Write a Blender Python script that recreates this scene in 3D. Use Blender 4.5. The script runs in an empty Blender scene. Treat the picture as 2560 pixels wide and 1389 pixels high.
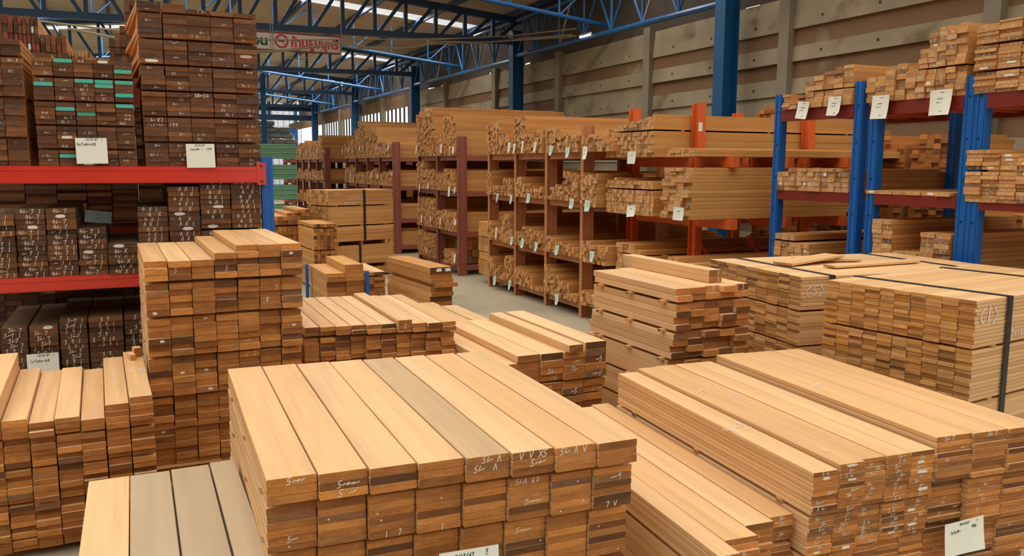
import bpy, math, random
from mathutils import Vector, Matrix
rnd = random.Random(11)
SC = bpy.context.scene
COL = SC.collection
# ------------------------------------------------------------------ camera
H = 1.8; FPX = 2070.0
TH = math.radians(24.5); PI_ = math.radians(7.7); RO = math.radians(.2)
fw = Vector((math.sin(TH)*math.cos(PI_), math.cos(TH)*math.cos(PI_), -math.sin(PI_)))
r0 = Vector((math.cos(TH), -math.sin(TH), 0)); u0 = r0.cross(fw)
RR_ = r0*math.cos(RO)+u0*math.sin(RO); UU_ = u0*math.cos(RO)-r0*math.sin(RO)
EYE = Vector((0, 0, H))
def ray(x, y): return fw*FPX+RR_*(x-1280)+UU_*(694.5-y)
def pz(x, y, z):
    d = ray(x, y); return EYE+d*((z-H)/d.z)
def px(x, y, X):
    d = ray(x, y); return EYE+d*(X/d.x)
def py(x, y, Y):
    d = ray(x, y); return EYE+d*(Y/d.y)
cd = bpy.data.cameras.new('camera'); cam = bpy.data.objects.new('camera', cd); COL.objects.link(cam)
cd.sensor_width = 36; cd.lens = FPX*36/2560; cd.clip_end = 300; cd.clip_start = .05
M = Matrix.Identity(4)
for i in range(3):
    M[i][0] = RR_[i]; M[i][1] = UU_[i]; M[i][2] = -fw[i]; M[i][3] = EYE[i]
cam.matrix_world = M
SC.camera = cam
SC.view_settings.view_transform = 'Standard'; SC.view_settings.look = 'None'; SC.view_settings.gamma = 1
SC.view_settings.use_curve_mapping = False
SC.cycles.use_denoising = True
SC.cycles.max_bounces = 6; SC.cycles.diffuse_bounces = 4
# ------------------------------------------------------------------ materials
def lin(c):
    c = [v/255 for v in c]
    return tuple((v/12.92 if v <= .04045 else ((v+.055)/1.055)**2.4) for v in c)+(1,)
def newmat(name):
    m = bpy.data.materials.new(name); m.use_nodes = True
    nt = m.node_tree; b = nt.nodes['Principled BSDF']
    return m, nt, b
def N(nt, t, **k):
    n = nt.nodes.new(t)
    for a, v in k.items(): setattr(n, a, v)
    return n
def plain(name, c, rough=.6, metal=0, emit=None, es=1, noise=0, nscale=4):
    m, nt, b = newmat(name)
    b.inputs['Base Color'].default_value = lin(c); b.inputs['Roughness'].default_value = rough
    b.inputs['Metallic'].default_value = metal
    if noise:
        tc = N(nt, 'ShaderNodeTexCoord'); no = N(nt, 'ShaderNodeTexNoise'); no.inputs['Scale'].default_value = nscale
        no.inputs['Detail'].default_value = 6
        nt.links.new(tc.outputs['Object'], no.inputs['Vector'])
        mp = N(nt, 'ShaderNodeMapRange'); mp.inputs[3].default_value = 1-noise; mp.inputs[4].default_value = 1+noise
        nt.links.new(no.outputs['Fac'], mp.inputs[0])
        mx = N(nt, 'ShaderNodeVectorMath', operation='SCALE'); mx.inputs[0].default_value = lin(c)[:3]
        nt.links.new(mp.outputs[0], mx.inputs['Scale']); nt.links.new(mx.outputs[0], b.inputs['Base Color'])
    if emit: b.inputs['Emission Color'].default_value = lin(emit); b.inputs['Emission Strength'].default_value = es
    return m
def wood(name, tones, scale=(16, .9, 16), contrast=.25, rough=.55, specks=0, fine=0):
    """tones: list of (pos, srgb)"""
    m, nt, b = newmat(name); L = nt.links.new
    at = N(nt, 'ShaderNodeAttribute', attribute_name='gc')
    oi = N(nt, 'ShaderNodeObjectInfo'); ge = N(nt, 'ShaderNodeNewGeometry')
    a = N(nt, 'ShaderNodeMath', operation='MULTIPLY_ADD'); L(ge.outputs['Random Per Island'], a.inputs[0]); a.inputs[1].default_value = 7.31
    L(oi.outputs['Random'], a.inputs[2])
    fr = N(nt, 'ShaderNodeMath', operation='FRACT'); L(a.outputs[0], fr.inputs[0])
    off = N(nt, 'ShaderNodeVectorMath', operation='MULTIPLY_ADD')
    L(at.outputs['Vector'], off.inputs[0]); off.inputs[1].default_value = scale
    cx = N(nt, 'ShaderNodeCombineXYZ')
    s1 = N(nt, 'ShaderNodeMath', operation='MULTIPLY'); L(fr.outputs[0], s1.inputs[0]); s1.inputs[1].default_value = 91.7
    s2 = N(nt, 'ShaderNodeMath', operation='MULTIPLY'); L(fr.outputs[0], s2.inputs[0]); s2.inputs[1].default_value = 37.3
    L(s1.outputs[0], cx.inputs[0]); L(s2.outputs[0], cx.inputs[1]); L(s1.outputs[0], cx.inputs[2])
    L(cx.outputs[0], off.inputs[2])
    no = N(nt, 'ShaderNodeTexNoise'); no.inputs['Scale'].default_value = 1; no.inputs['Detail'].default_value = 5
    no.inputs['Distortion'].default_value = .6
    L(off.outputs[0], no.inputs['Vector'])
    ra = N(nt, 'ShaderNodeValToRGB')
    el = ra.color_ramp.elements
    while len(el) < len(tones): el.new(.5)
    for e, (p, c) in zip(el, tones): e.position = p; e.color = lin(c)
    L(fr.outputs[0], ra.inputs[0])
    mp = N(nt, 'ShaderNodeMapRange'); mp.inputs[1].default_value = .25; mp.inputs[2].default_value = .75
    mp.inputs[3].default_value = 1-contrast; mp.inputs[4].default_value = 1+contrast*.7
    L(no.outputs['Fac'], mp.inputs[0])
    sc = N(nt, 'ShaderNodeVectorMath', operation='SCALE'); L(ra.outputs[0], sc.inputs[0]); L(mp.outputs[0], sc.inputs['Scale'])
    tn = N(nt, 'ShaderNodeVectorMath', operation='MULTIPLY'); L(sc.outputs[0], tn.inputs[0]); L(oi.outputs['Color'], tn.inputs[1])
    out = tn.outputs[0]
    if fine:
        v2 = N(nt, 'ShaderNodeVectorMath', operation='MULTIPLY'); L(off.outputs[0], v2.inputs[0]); v2.inputs[1].default_value = (6, 2.5, 6)
        n2 = N(nt, 'ShaderNodeTexNoise'); n2.inputs['Scale'].default_value = 1; n2.inputs['Detail'].default_value = 3; L(v2.outputs[0], n2.inputs['Vector'])
        m2 = N(nt, 'ShaderNodeMapRange'); m2.inputs[1].default_value = .3; m2.inputs[2].default_value = .7; m2.inputs[3].default_value = 1-fine; m2.inputs[4].default_value = 1+fine
        L(n2.outputs['Fac'], m2.inputs[0])
        s3 = N(nt, 'ShaderNodeVectorMath', operation='SCALE'); L(out, s3.inputs[0]); L(m2.outputs[0], s3.inputs['Scale']); out = s3.outputs[0]
    if specks:
        v3 = N(nt, 'ShaderNodeVectorMath', operation='MULTIPLY'); L(off.outputs[0], v3.inputs[0]); v3.inputs[1].default_value = (1.1, 0, 2.2)
        n3 = N(nt, 'ShaderNodeTexNoise'); n3.inputs['Scale'].default_value = 1.0; n3.inputs['Detail'].default_value = 2; n3.inputs['Distortion'].default_value = 2.5; L(v3.outputs[0], n3.inputs['Vector'])
        m3 = N(nt, 'ShaderNodeMapRange'); m3.inputs[1].default_value = 1-specks; m3.inputs[2].default_value = 1-specks+.05
        L(n3.outputs['Fac'], m3.inputs[0])
        mx = N(nt, 'ShaderNodeMix', data_type='RGBA'); L(m3.outputs[0], mx.inputs['Factor']); L(out, mx.inputs[6]); mx.inputs[7].default_value = lin((205, 195, 180)); out = mx.outputs[2]
    L(out, b.inputs['Base Color']); b.inputs['Roughness'].default_value = rough
    b.inputs['Specular IOR Level'].default_value = .25
    return m
W = {}
W['pale'] = wood('pale_sawn_face', [(0, (206, 158, 106)), (.3, (217, 171, 118)), (.6, (226, 183, 132)), (1, (209, 165, 116))], contrast=.17, fine=.05)
W['tan_end'] = wood('tan_end_grain', [(0, (90, 60, 38)), (.15, (138, 86, 44)), (.4, (184, 118, 58)), (.6, (158, 100, 50)), (.85, (204, 134, 66)), (1, (120, 86, 60))], scale=(14, 1, 60), contrast=.28, fine=.16)
W['mid'] = wood('mid_brown_face', [(0, (186, 130, 74)), (.4, (210, 154, 90)), (.7, (198, 140, 80)), (1, (220, 166, 102))], contrast=.2, fine=.06)
W['mid_end'] = wood('mid_brown_end_grain', [(0, (140, 98, 60)), (.2, (200, 146, 88)), (.5, (222, 168, 106)), (.75, (190, 136, 80)), (.92, (206, 152, 94)), (1, (108, 78, 56))], scale=(22, 1, 40), contrast=.25, fine=.12, specks=.40)
W['clean_end'] = wood('clean_end_grain', [(0, (136, 96, 60)), (.25, (190, 140, 84)), (.5, (208, 160, 102)), (.75, (178, 124, 66)), (.9, (198, 140, 62)), (1, (120, 90, 62))], scale=(14, 1, 50), contrast=.22, fine=.12)
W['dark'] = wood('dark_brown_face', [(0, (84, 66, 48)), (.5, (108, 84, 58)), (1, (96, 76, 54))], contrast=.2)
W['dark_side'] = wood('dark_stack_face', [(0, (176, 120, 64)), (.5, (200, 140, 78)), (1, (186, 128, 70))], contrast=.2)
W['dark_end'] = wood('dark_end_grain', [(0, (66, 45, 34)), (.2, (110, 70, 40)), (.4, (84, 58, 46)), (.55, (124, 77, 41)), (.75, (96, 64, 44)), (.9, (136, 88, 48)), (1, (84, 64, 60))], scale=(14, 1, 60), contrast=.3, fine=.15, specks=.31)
W['lath'] = wood('lath_face', [(0, (196, 138, 74)), (.4, (216, 160, 92)), (.7, (204, 146, 80)), (1, (226, 174, 106))], contrast=.16, fine=.05)
W['grey'] = wood('dusty_grey_face', [(0, (176, 152, 122)), (1, (190, 166, 134))], contrast=.1)
MATS = dict(
    red=plain('orange_red_paint', (206, 58, 42), .2, noise=.12, nscale=3),
    dred=plain('dark_red_paint', (120, 30, 20), .45, noise=.1),
    orange=plain('worn_orange_paint', (216, 102, 46), .5, noise=.2, nscale=9),
    blue=plain('blue_rack_paint', (8, 92, 172), .4, noise=.08),
    steelblue=plain('steel_blue_paint', (10, 82, 130), .45, noise=.15, nscale=3),
    lightblue=plain('light_blue_paint', (22, 84, 136), .4, noise=.15, nscale=3),
    navy=plain('navy_steel_paint', (20, 58, 96), .5, noise=.15, nscale=3),
    brown=plain('brown_rack_paint', (186, 124, 82), .5, noise=.15, nscale=5),
    maroon=plain('maroon_rack_paint', (150, 86, 70), .5, noise=.15, nscale=5),
    chalk=plain('white_chalk', (222, 214, 200), .9),
    paper=plain('white_paper', (232, 232, 218), .8, noise=.03, nscale=12),
    mint=plain('mint_paper', (196, 224, 214), .8, noise=.03, nscale=12),
    ink=plain('dark_ink', (50, 50, 52), .7),
    teal=plain('teal_paint', (66, 178, 156), .6, noise=.1, nscale=30),
    strap=plain('black_strap', (34, 36, 38), .4),
    cable=plain('cable_sheath', (150, 134, 104), .6),
    bolt=plain('bolt_steel', (70, 66, 64), .4, .8),
    white=plain('sign_white', (206, 196, 184), .6),
    signred=plain('sign_red', (190, 40, 56), .6), signgreen=plain('sign_green', (20, 76, 58), .6),
    frame=plain('sign_frame', (132, 52, 34), .6), grey=plain('galvanised', (150, 150, 144), .5, .3),
    green=plain('green_coating', (150, 206, 172), .6, noise=.15, nscale=10), greenend=plain('pale_green_end', (190, 214, 186), .7),
    bale=plain('bale_wrap', (120, 122, 112), .6, noise=.35, nscale=9),
    dusty=plain('dusty_board', (168, 146, 116), .8, noise=.08, nscale=5),
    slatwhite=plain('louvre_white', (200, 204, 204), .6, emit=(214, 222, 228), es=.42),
    redpaint=plain('red_end_paint', (150, 58, 48), .7),
)
# ------------------------------------------------------------------ mesh builder
class MB:
    def __init__(s): s.v = []; s.f = []; s.m = []; s.g = []; s.mats = []
    def mi(s, mat):
        if mat not in s.mats: s.mats.append(mat)
        return s.mats.index(mat)
    def add(s, vs, fs, mat, gc=None):
        n = len(s.v); s.v += [tuple(v) for v in vs]; s.g += [tuple(v) for v in (gc or vs)]
        i = s.mi(mat)
        for f in fs: s.f.append([n+k for k in f]); s.m.append(i)
    def board(s, mtx, w, t, l, mats):
        loc = [Vector((x, y, z)) for y in (0, l) for x, z in ((-w/2, 0), (w/2, 0), (w/2, t), (-w/2, t))]
        n = len(s.v)
        s.v += [tuple(mtx @ p) for p in loc]; s.g += [tuple(p) for p in loc]
        a, b = s.mi(mats[0]), s.mi(mats[1])
        for f, k in (((0, 1, 2, 3), b), ((7, 6, 5, 4), b), ((0, 4, 5, 1), a), ((1, 5, 6, 2), a), ((2, 6, 7, 3), a), ((3, 7, 4, 0), a)):
            s.f.append([n+q for q in f]); s.m.append(k)
    def box(s, lo, hi, mat, mtx=None):
        vs = [Vector((x, y, z)) for z in (lo[2], hi[2]) for y in (lo[1], hi[1]) for x in (lo[0], hi[0])]
        g = [tuple(v) for v in vs]
        if mtx: vs = [mtx @ v for v in vs]
        s.add(vs, [(0, 2, 3, 1), (4, 5, 7, 6), (0, 1, 5, 4), (2, 6, 7, 3), (0, 4, 6, 2), (1, 3, 7, 5)], mat, g)
        return s
    def bar(s, p0, p1, w, h, mat, up=Vector((0, 0, 1))):
        p0, p1 = Vector(p0), Vector(p1); d = (p1-p0).normalized()
        if abs(d.dot(up)) > .99: up = Vector((0, 1, 0))
        a = d.cross(up).normalized()*(w/2); b = a.cross(d).normalized()*(h/2)
        vs = [p+q for p in (p0, p1) for q in (-a-b, a-b, a+b, -a+b)]
        s.add(vs, [(0, 1, 2, 3), (7, 6, 5, 4), (0, 4, 5, 1), (1, 5, 6, 2), (2, 6, 7, 3), (3, 7, 4, 0)], mat); return s
    def ibeam(s, p0, p1, w, d, tw, mat, wdir):
        """I section post from p0 to p1, flange width w along wdir, depth d"""
        p0, p1 = Vector(p0), Vector(p1); z = (p1-p0); a = Vector(wdir).normalized(); b = z.normalized().cross(a)
        for lo, hi in ((-d/2, -d/2+tw), (d/2-tw, d/2)):
            vs = [p+a*q+b*e for p in (p0, p1) for q, e in ((-w/2, lo), (w/2, lo), (w/2, hi), (-w/2, hi))]
            s.add(vs, [(0, 1, 2, 3), (7, 6, 5, 4), (0, 4, 5, 1), (1, 5, 6, 2), (2, 6, 7, 3), (3, 7, 4, 0)], mat)
        vs = [p+a*q+b*e for p in (p0, p1) for q, e in ((-tw/2, -d/2+tw), (tw/2, -d/2+tw), (tw/2, d/2-tw), (-tw/2, d/2-tw))]
        s.add(vs, [(0, 1, 2, 3), (7, 6, 5, 4), (0, 4, 5, 1), (1, 5, 6, 2), (2, 6, 7, 3), (3, 7, 4, 0)], mat); return s
    def tube(s, pts, r, mat, n=8):
        pts = [Vector(p) for p in pts]; rings = []
        for i, p in enumerate(pts):
            d = (pts[min(i+1, len(pts)-1)]-pts[max(i-1, 0)]).normalized()
            up = Vector((0, 0, 1)) if abs(d.z) < .95 else Vector((0, 1, 0))
            a = d.cross(up).normalized(); b = a.cross(d)
            rings.append([p+a*r*math.cos(2*math.pi*k/n)+b*r*math.sin(2*math.pi*k/n) for k in range(n)])
        vs = [v for q in rings for v in q]; fs = []
        for i in range(len(pts)-1):
            for k in range(n): fs.append((i*n+k, i*n+(k+1) % n, (i+1)*n+(k+1) % n, (i+1)*n+k))
        fs.append(tuple(range(n))[::-1]); fs.append(tuple((len(pts)-1)*n+k for k in range(n)))
        s.add(vs, fs, mat); return s
    def mesh(s, name):
        me = bpy.data.meshes.new(name); me.from_pydata(s.v, [], s.f)
        for m in s.mats: me.materials.append(m)
        me.polygons.foreach_set('material_index', s.m)
        at = me.attributes.new('gc', 'FLOAT_VECTOR', 'POINT'); at.data.foreach_set('vector', [c for v in s.g for c in v])
        me.update(); return me
    def build(s, name, parent=None, loc=None, smooth=False):
        me = s.mesh(name)
        if smooth: me.polygons.foreach_set('use_smooth', [True]*len(me.polygons))
        o = bpy.data.objects.new(name, me); COL.objects.link(o)
        if loc: o.location = loc
        if parent: o.parent = parent
        return o
LABELS = {}
def tag(o, label, cat, group=None, kind=None):
    if label in LABELS and not group: print('DUPLABEL', label)
    LABELS[label] = 1
    o['label'] = label; o['category'] = cat
    if group: o['group'] = group
    if kind: o['kind'] = kind
    return o
def empty(name, loc=(0, 0, 0), yaw=0):
    o = bpy.data.objects.new(name, None); COL.objects.link(o); o.location = loc; o.rotation_euler = (0, 0, yaw); o.empty_display_size = .1
    return o
def struct(o): o['kind'] = 'structure'; return o
ORD = ['', 'first', 'second', 'third', 'fourth', 'fifth', 'sixth', 'seventh', 'eighth', 'ninth', 'tenth', 'eleventh', 'twelfth', 'thirteenth',
       'fourteenth', 'fifteenth', 'sixteenth', 'seventeenth', 'eighteenth', 'nineteenth', 'twentieth']
ORD += ['twenty-'+ORD[i] for i in range(1, 10)]+['thirtieth']+['thirty-'+ORD[i] for i in range(1, 10)]
# ------------------------------------------------------------------ chalk writing
GL = {
 '1': [[(.5, 0), (.5, 1)]], 'I': [[(.5, 0), (.55, 1)]],
 '4': [[(.45, 1), (.05, .35), (.95, .42)], [(.68, .7), (.62, 0)]],
 'X': [[(.05, 0), (.95, 1)], [(.1, .95), (.9, .05)]], 'x': [[(.2, 0), (.8, .6)], [(.2, .6), (.8, 0)]],
 'L': [[(.25, .9), (.05, .15), (.5, .3), (1.3, .45)]], '7': [[(.05, .85), (.85, 1), (.4, 0)]],
 '3': [[(.1, .9), (.7, 1), (.35, .55), (.8, .35), (.5, 0), (.05, .1)]],
 '5': [[(.9, 1), (.3, .95), (.2, .55), (.75, .5), (.6, .08), (.05, .05)]],
 '9': [[(.75, .6), (.3, .5), (.2, .85), (.6, 1), (.8, .75), (.6, 0)]],
 '8': [[(.5, .5), (.2, .8), (.55, 1), (.8, .75), (.25, .25), (.5, 0), (.8, .25), (.5, .5)]],
 '6': [[(.7, 1), (.2, .45), (.35, 0), (.8, .2), (.6, .5), (.25, .35)]],
 '2': [[(.1, .75), (.5, 1), (.75, .7), (.1, .05), (.9, .05)]],
 '0': [[(.5, 0), (.15, .4), (.45, 1), (.85, .6), (.5, 0)]],
 'V': [[(.05, .9), (.4, 0), (.95, 1)]], 'Y': [[(.05, 1), (.5, .5)], [(.95, 1), (.3, 0)]],
 'A': [[(.1, 0), (.5, 1), (.9, 0)]], '-': [[(.1, .5), (.9, .5)]], '=': [[(.1, .62), (.9, .65)], [(.1, .35), (.9, .38)]],
 '/': [[(.1, 0), (.8, 1)]], ':': [[(.45, .7), (.5, .62)], [(.45, .3), (.5, .22)]], 'D': [[(.2, 0), (.2, 1), (.8, .7), (.7, .2), (.2, 0)]],
 '~': [[(0, .3), (.4, .55), (.7, .4), (1.3, .6)]], ' ': [], '(': [[(.8, 1), (.2, .6), (.2, .3), (.8, 0)]], ')': [[(.2, 1), (.8, .6), (.8, .3), (.2, 0)]],
 'T': [[(.05, 1), (.95, 1)], [(.5, 1), (.5, 0)]],
}
CHM = {}
def stroke_mesh(text, h, mat, lw=None, slant=.12, y=-.0012, th=.0008):
    key = (text, round(h, 4), mat.name, lw)
    if key in CHM: return CHM[key]
    mb = MB(); lw = lw or h*.11; adv = h*.72; rg = random.Random(hash(text) % 999 if False else sum(map(ord, text)))
    x0 = -adv*len(text)/2
    for ch in text:
        dx, dz = rg.uniform(-.05, .05)*h, rg.uniform(-.06, .06)*h
        for line in GL.get(ch, []):
            P = [(x0+dx+(a*.62+slant*b)*h, dz+(b-.5)*h) for a, b in line]
            for (xa, za), (xb, zb) in zip(P, P[1:]):
                d = Vector((xb-xa, zb-za))
                if d.length < 1e-6: continue
                d.normalize(); n = Vector((-d.y, d.x))*lw/2; e = d*lw*.4
                q = [(xa-e.x+n.x, za-e.y+n.y), (xa-e.x-n.x, za-e.y-n.y), (xb+e.x-n.x, zb+e.y-n.y), (xb+e.x+n.x, zb+e.y+n.y)]
                vs = [(a, y, c) for a, c in q]+[(a, y+th, c) for a, c in q]
                mb.add(vs, [(0, 1, 2, 3), (7, 6, 5, 4), (0, 4, 5, 1), (1, 5, 6, 2), (2, 6, 7, 3), (3, 7, 4, 0)], mat)
        x0 += adv
    CHM[key] = mb.mesh('chalk_mark'); return CHM[key]
def chalk(board, text, h, x=0, z=0, tilt=0, lab=None):
    o = bpy.data.objects.new('chalk_mark', stroke_mesh(text, h, MATS['chalk'])); COL.objects.link(o)
    o.parent = board; o.location = (x, 0, z); o.rotation_euler = (0, tilt, 0)
    o['label'] = 'white chalk mark'
    return o
BLOB = {}
def blob(board, w, h, mat, x, z, name='paint_dab', lab='white paint dab', seed=0, ragged=.5):
    key = (round(w, 3), round(h, 3), mat.name, seed % 4, ragged)
    if key not in BLOB:
        rg = random.Random(seed % 4); n = 22; ring = []
        for k in range(n):
            a = 2*math.pi*k/n
            c, s = math.cos(a), math.sin(a)
            e_ = 14 if ragged < .1 else 3.2; q = (abs(c)**e_+abs(s)**e_)**(1/e_) if ragged != .4 else 1; rr = (1/q)*(1-ragged*rg.random()*.55)
            ring.append((c*rr*w/2, s*rr*h/2))
        vs = [(a, -.001, b) for a, b in ring]+[(a, 0, b) for a, b in ring]
        fs = [tuple(range(n))]+[(k, n+k, n+(k+1) % n, (k+1) % n) for k in range(n)]
        mb = MB(); mb.add(vs, fs, mat); BLOB[key] = mb.mesh(name)
    o = bpy.data.objects.new(name, BLOB[key]); COL.objects.link(o); o.parent = board; o.location = (x, 0, z); o['label'] = lab
    return o
# ------------------------------------------------------------------ boards
BM = {}
def board_mesh(w, t, l, mats, var=0):
    key = (round(w, 4), round(t, 4), round(l, 3), mats[0].name, mats[1].name, var)
    if key in BM: return BM[key]
    rg = random.Random(var*7+3); c = min(.0022, t*.10)
    prof = [(-w/2+c, 0), (w/2-c, 0), (w/2, c), (w/2, t-c), (w/2-c, t), (-w/2+c, t), (-w/2, t-c), (-w/2, c)]
    ys = [0, l*.33, l*.66, l]; bow = [0, rg.uniform(-.0012, .0012), rg.uniform(-.0012, .0012), 0]
    mb = MB(); vs = []
    for y, bw in zip(ys, bow): vs += [(x+bw, y, z) for x, z in prof]
    fs = [(i*8+k, (i+1)*8+k, (i+1)*8+(k+1) % 8, i*8+(k+1) % 8) for i in range(3) for k in range(8)]
    mb.add(vs, fs, mats[0])
    n = len(mb.v)
    mb.add([(x, 0, z) for x, z in prof], [tuple(range(8))], mats[1]); mb.add([(x, l, z) for x, z in prof], [tuple(range(8))[::-1]], mats[1])
    BM[key] = mb.mesh('board'); return BM[key]
MASS = {}
def mass(name):
    if name not in MASS: MASS[name] = MB()
    return MASS[name]
def one(name, w, t, l, mats, loc, yaw, label, cat, group, tint=None, pitch=0, roll=0, var=None):
    o = bpy.data.objects.new(name, board_mesh(w, t, l, mats, rnd.randrange(3) if var is None else var)); COL.objects.link(o)
    o.location = loc; o.rotation_euler = (pitch, roll, yaw)
    if tint: o.color = (*tint, 1)
    tag(o, label, cat, group); return o
def rowspec(*a):
    """('n',t) tuples and gaps: rowspec((3,.029),.02,(6,.0245),...)"""
    out = []
    for q in a:
        if isinstance(q, tuple): out += [q[1]]*q[0]
        else: out.append(('g', q))
    return out
CNT = {}; CAP = {}; LONG = set()
def stack(name, noun, cat, where, anchor, yaw, ztop, length, cols, rows, mats, massname, vis=99, group=None, skew=0, jit=.012,
          xj=.002, extra=None, drop=None, zmin=.02, chalker=None, tinter=None, colgap=.003, sticker=True, lenj=0, rowj=0, rowvis=None, stk_out=0.0, gj=.008, recess=0.0):
    """boards with their ends at the front; rows from the top of the common top course downwards"""
    extra = extra or {}; drop = drop or {}
    R = Matrix.Rotation(yaw, 3, 'Z'); objs = {}
    mb = mass(massname); x = 0.0; tot = sum(cols)
    for ci, w in enumerate(cols):
        xc = x+w/2; x += w
        z = ztop; r = 0; items = []
        ex = extra.get(ci, [])
        zz = ztop
        for t in ex[::-1]: items.append((zz, t)); zz += t
        items = items[::-1]
        for q in rows:
            if isinstance(q, tuple): z -= q[1]; items.append(('gap', z)); continue
            z -= q
            if z < zmin: break
            items.append((z, q))
        nd = drop.get(ci, 0); gy = rnd.uniform(-gj, gj); gx = 0; r = 0; rc = 0
        for it in items:
            if it[0] == 'gap': rc += recess; gy = rc+rnd.uniform(-gj, gj); gx = rnd.uniform(-xj, xj); continue
            if nd > 0: nd -= 1; continue
            r += 1
            zb, t = it
            wj = w-colgap-rnd.uniform(0, .003); ll = length-rnd.uniform(0, lenj)
            lx = xc+gx+rnd.uniform(-xj, xj)*.4; ly = skew*ci+gy+rnd.uniform(-jit, jit)
            p = R @ Vector((lx, ly, 0)); loc = Vector((anchor[0]+p.x, anchor[1]+p.y, zb+.0003))
            yw = yaw+rnd.uniform(-.0012, .0012)
            vlim = rowvis(ci) if rowvis else vis
            if r <= vlim and CNT.get(name, 0) < CAP.get(name, 300):
                CNT[name] = CNT.get(name, 0)+1
                lab = f'{noun} in {where}, {ORD[r]} course down'+(f', {ORD[ci+1]} from left' if len(cols) > 1 else '')
                if len(lab.split()) > 16: LONG.add(where)
                o = one(name, round(wj, 3), t-.0014, round(ll, 2), mats, loc, yw, lab, cat, group)
                if tinter:
                    c = tinter(ci, r)
                    if c: o.color = (*c, 1)
                if chalker: chalker(o, ci, r, wj, t)
                objs[ci, r] = o
            else:
                mb.board(Matrix.Translation(loc) @ Matrix.Rotation(yw, 4, 'Z'), wj, t-.0006, ll, mats)
    if sticker:   # thin spacer strips lying in the gaps
        z = ztop
        for q in rows:
            if isinstance(q, tuple):
                z -= q[1]
                if z < zmin: break
                for f in (.12, .5, .88):
                    p = R @ Vector((-stk_out, length*f, 0))
                    m = Matrix.Translation((anchor[0]+p.x, anchor[1]+p.y, z)) @ Matrix.Rotation(yaw-math.pi/2, 4, 'Z')
                    mb.board(m, .03, q[1]-.0006, tot+stk_out, mats)
            else: z -= q
    return objs
def fit(fl, bl, z, fr=None):
    a, b = pz(*fl, z), pz(*bl, z); d = b-a; yaw = math.atan2(-d.x, d.y); l = math.hypot(d.x, d.y)
    w = sk = None
    if fr:
        c = pz(*fr, z)-a; X = Vector((math.cos(yaw), math.sin(yaw), 0)); Y = Vector((-math.sin(yaw), math.cos(yaw), 0))
        w = c.dot(X); sk = c.dot(Y)
    return (a.x, a.y), yaw, l, w, sk

def addp(mb, name, par):
    o = mb.build(name, par); o.matrix_parent_inverse = Matrix.Translation(-Vector(par.location)); return o
# ================================================================== foreground stacks
PALE = (W['pale'], W['tan_end']); MIDE = (W['mid'], W['mid_end']); CLEAN = (W['pale'], W['clean_end'])
DARK = (W['dark_side'], W['dark_end']); LATH = (W['lath'], W['mid_end'])
def dab(o, ci, r, w, t, p=.05):
    if rnd.random() < p: blob(o, w*rnd.uniform(.15, .45), t*rnd.uniform(.4, .8), MATS['chalk'], rnd.uniform(-.3, .3)*w, t*.5, seed=rnd.randrange(9), ragged=.7)
# S1: wide front stack
a, yw, l, w, sk = fit((568+95, 1200), (568, 922), .9, (1600, 1098))
a_s1, yw1, w1, sk1 = a, yw, w, sk
S1C = {(0, 1): '5~~', (1, 2): '5~~~', (1, 3): '5 ~', (4, 1): '5L A', (4, 2): '5L  A', (5, 1): 'V V X5', (5, 2): '5~~', (5, 4): '5LA 60', (6, 1): '5L A V', (1, 12): '3L~~',
       (5, 7): '7~~~', (5, 11): '5~~~', (7, 5): '~~9', (0, 8): '5~', (2, 9): '1  7', (3, 9): '1', (7, 9): '7 V'}
def ch1(o, ci, r, w, t):
    if (ci, r) in S1C: chalk(o, S1C[ci, r], t*.85, rnd.uniform(-.1, .1)*w, t*.5)
    elif rnd.random() < .10: blob(o, .006, .006, MATS['chalk'], rnd.uniform(-.4, .4)*w, t*.5, seed=rnd.randrange(4), ragged=.4)
def ti1(ci, r):
    if r == 1: return {0: (.97, .96, .95), 3: (1.06, 1.08, 1.14), 4: (.70, .75, .80), 7: (.93, .9, .86), 6: (1.05, 1.04, 1.0)}.get(ci)
S1 = stack('pale_board', 'pale board', 'board', 'the wide front stack', a, yw, .9, l, [w/8]*8,
      rowspec((3, .027), .018, (6, .0235), .017, (7, .0235), .013, (7, .0235), .013, (7, .0235), .013, (6, .0235)), PALE, 'lumber_stock', vis=16,
      group='boards of the wide front stack', skew=sk/8, jit=.0018, gj=.003, recess=.03, extra={}, chalker=ch1, tinter=ti1, xj=.001)
# S2 left half: narrow boards marked 5L ; S2 right half: wider boards
a2, yw2, l2, w2, sk2 = fit((2033, 1182), (1544, 932), .732, (2313, 1123))
def ch2(o, ci, r, w, t):
    u = rnd.random()
    if u < .62: chalk(o, rnd.choice(['5L', '5L', '5L~', '5 L', '5~']), t*.8, rnd.uniform(-.22, .22)*w, t*.5, rnd.uniform(-.08, .08))
    elif u < .72: blob(o, w*rnd.uniform(.3, .6), t*rnd.uniform(.6, .9), MATS['chalk'], rnd.uniform(-.15, .15)*w, t*.5, seed=rnd.randrange(9), ragged=.7)
t2 = .018
w2 = w2*1.0
S2L = stack('marked_board', 'narrow board', 'board', 'the chalk-marked corner stack', a2, yw2, .732, l2, [w2/5]*5,
      rowspec((9, t2), .014, (8, t2), .013, (9, t2), .013, (9, t2), .013, (4, t2)), PALE, 'lumber_stock', vis=18, group='narrow boards marked with white chalk',
      skew=sk2/5*.4, jit=.007, recess=.016, extra={1: [t2], 2: [t2*.9], 3: [t2], 4: [t2]}, chalker=ch2, xj=.002)
a3, yw3, l3, w3, sk3 = fit((2294, 1099), (1763, 888), .785, (2556, 1064))
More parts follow.
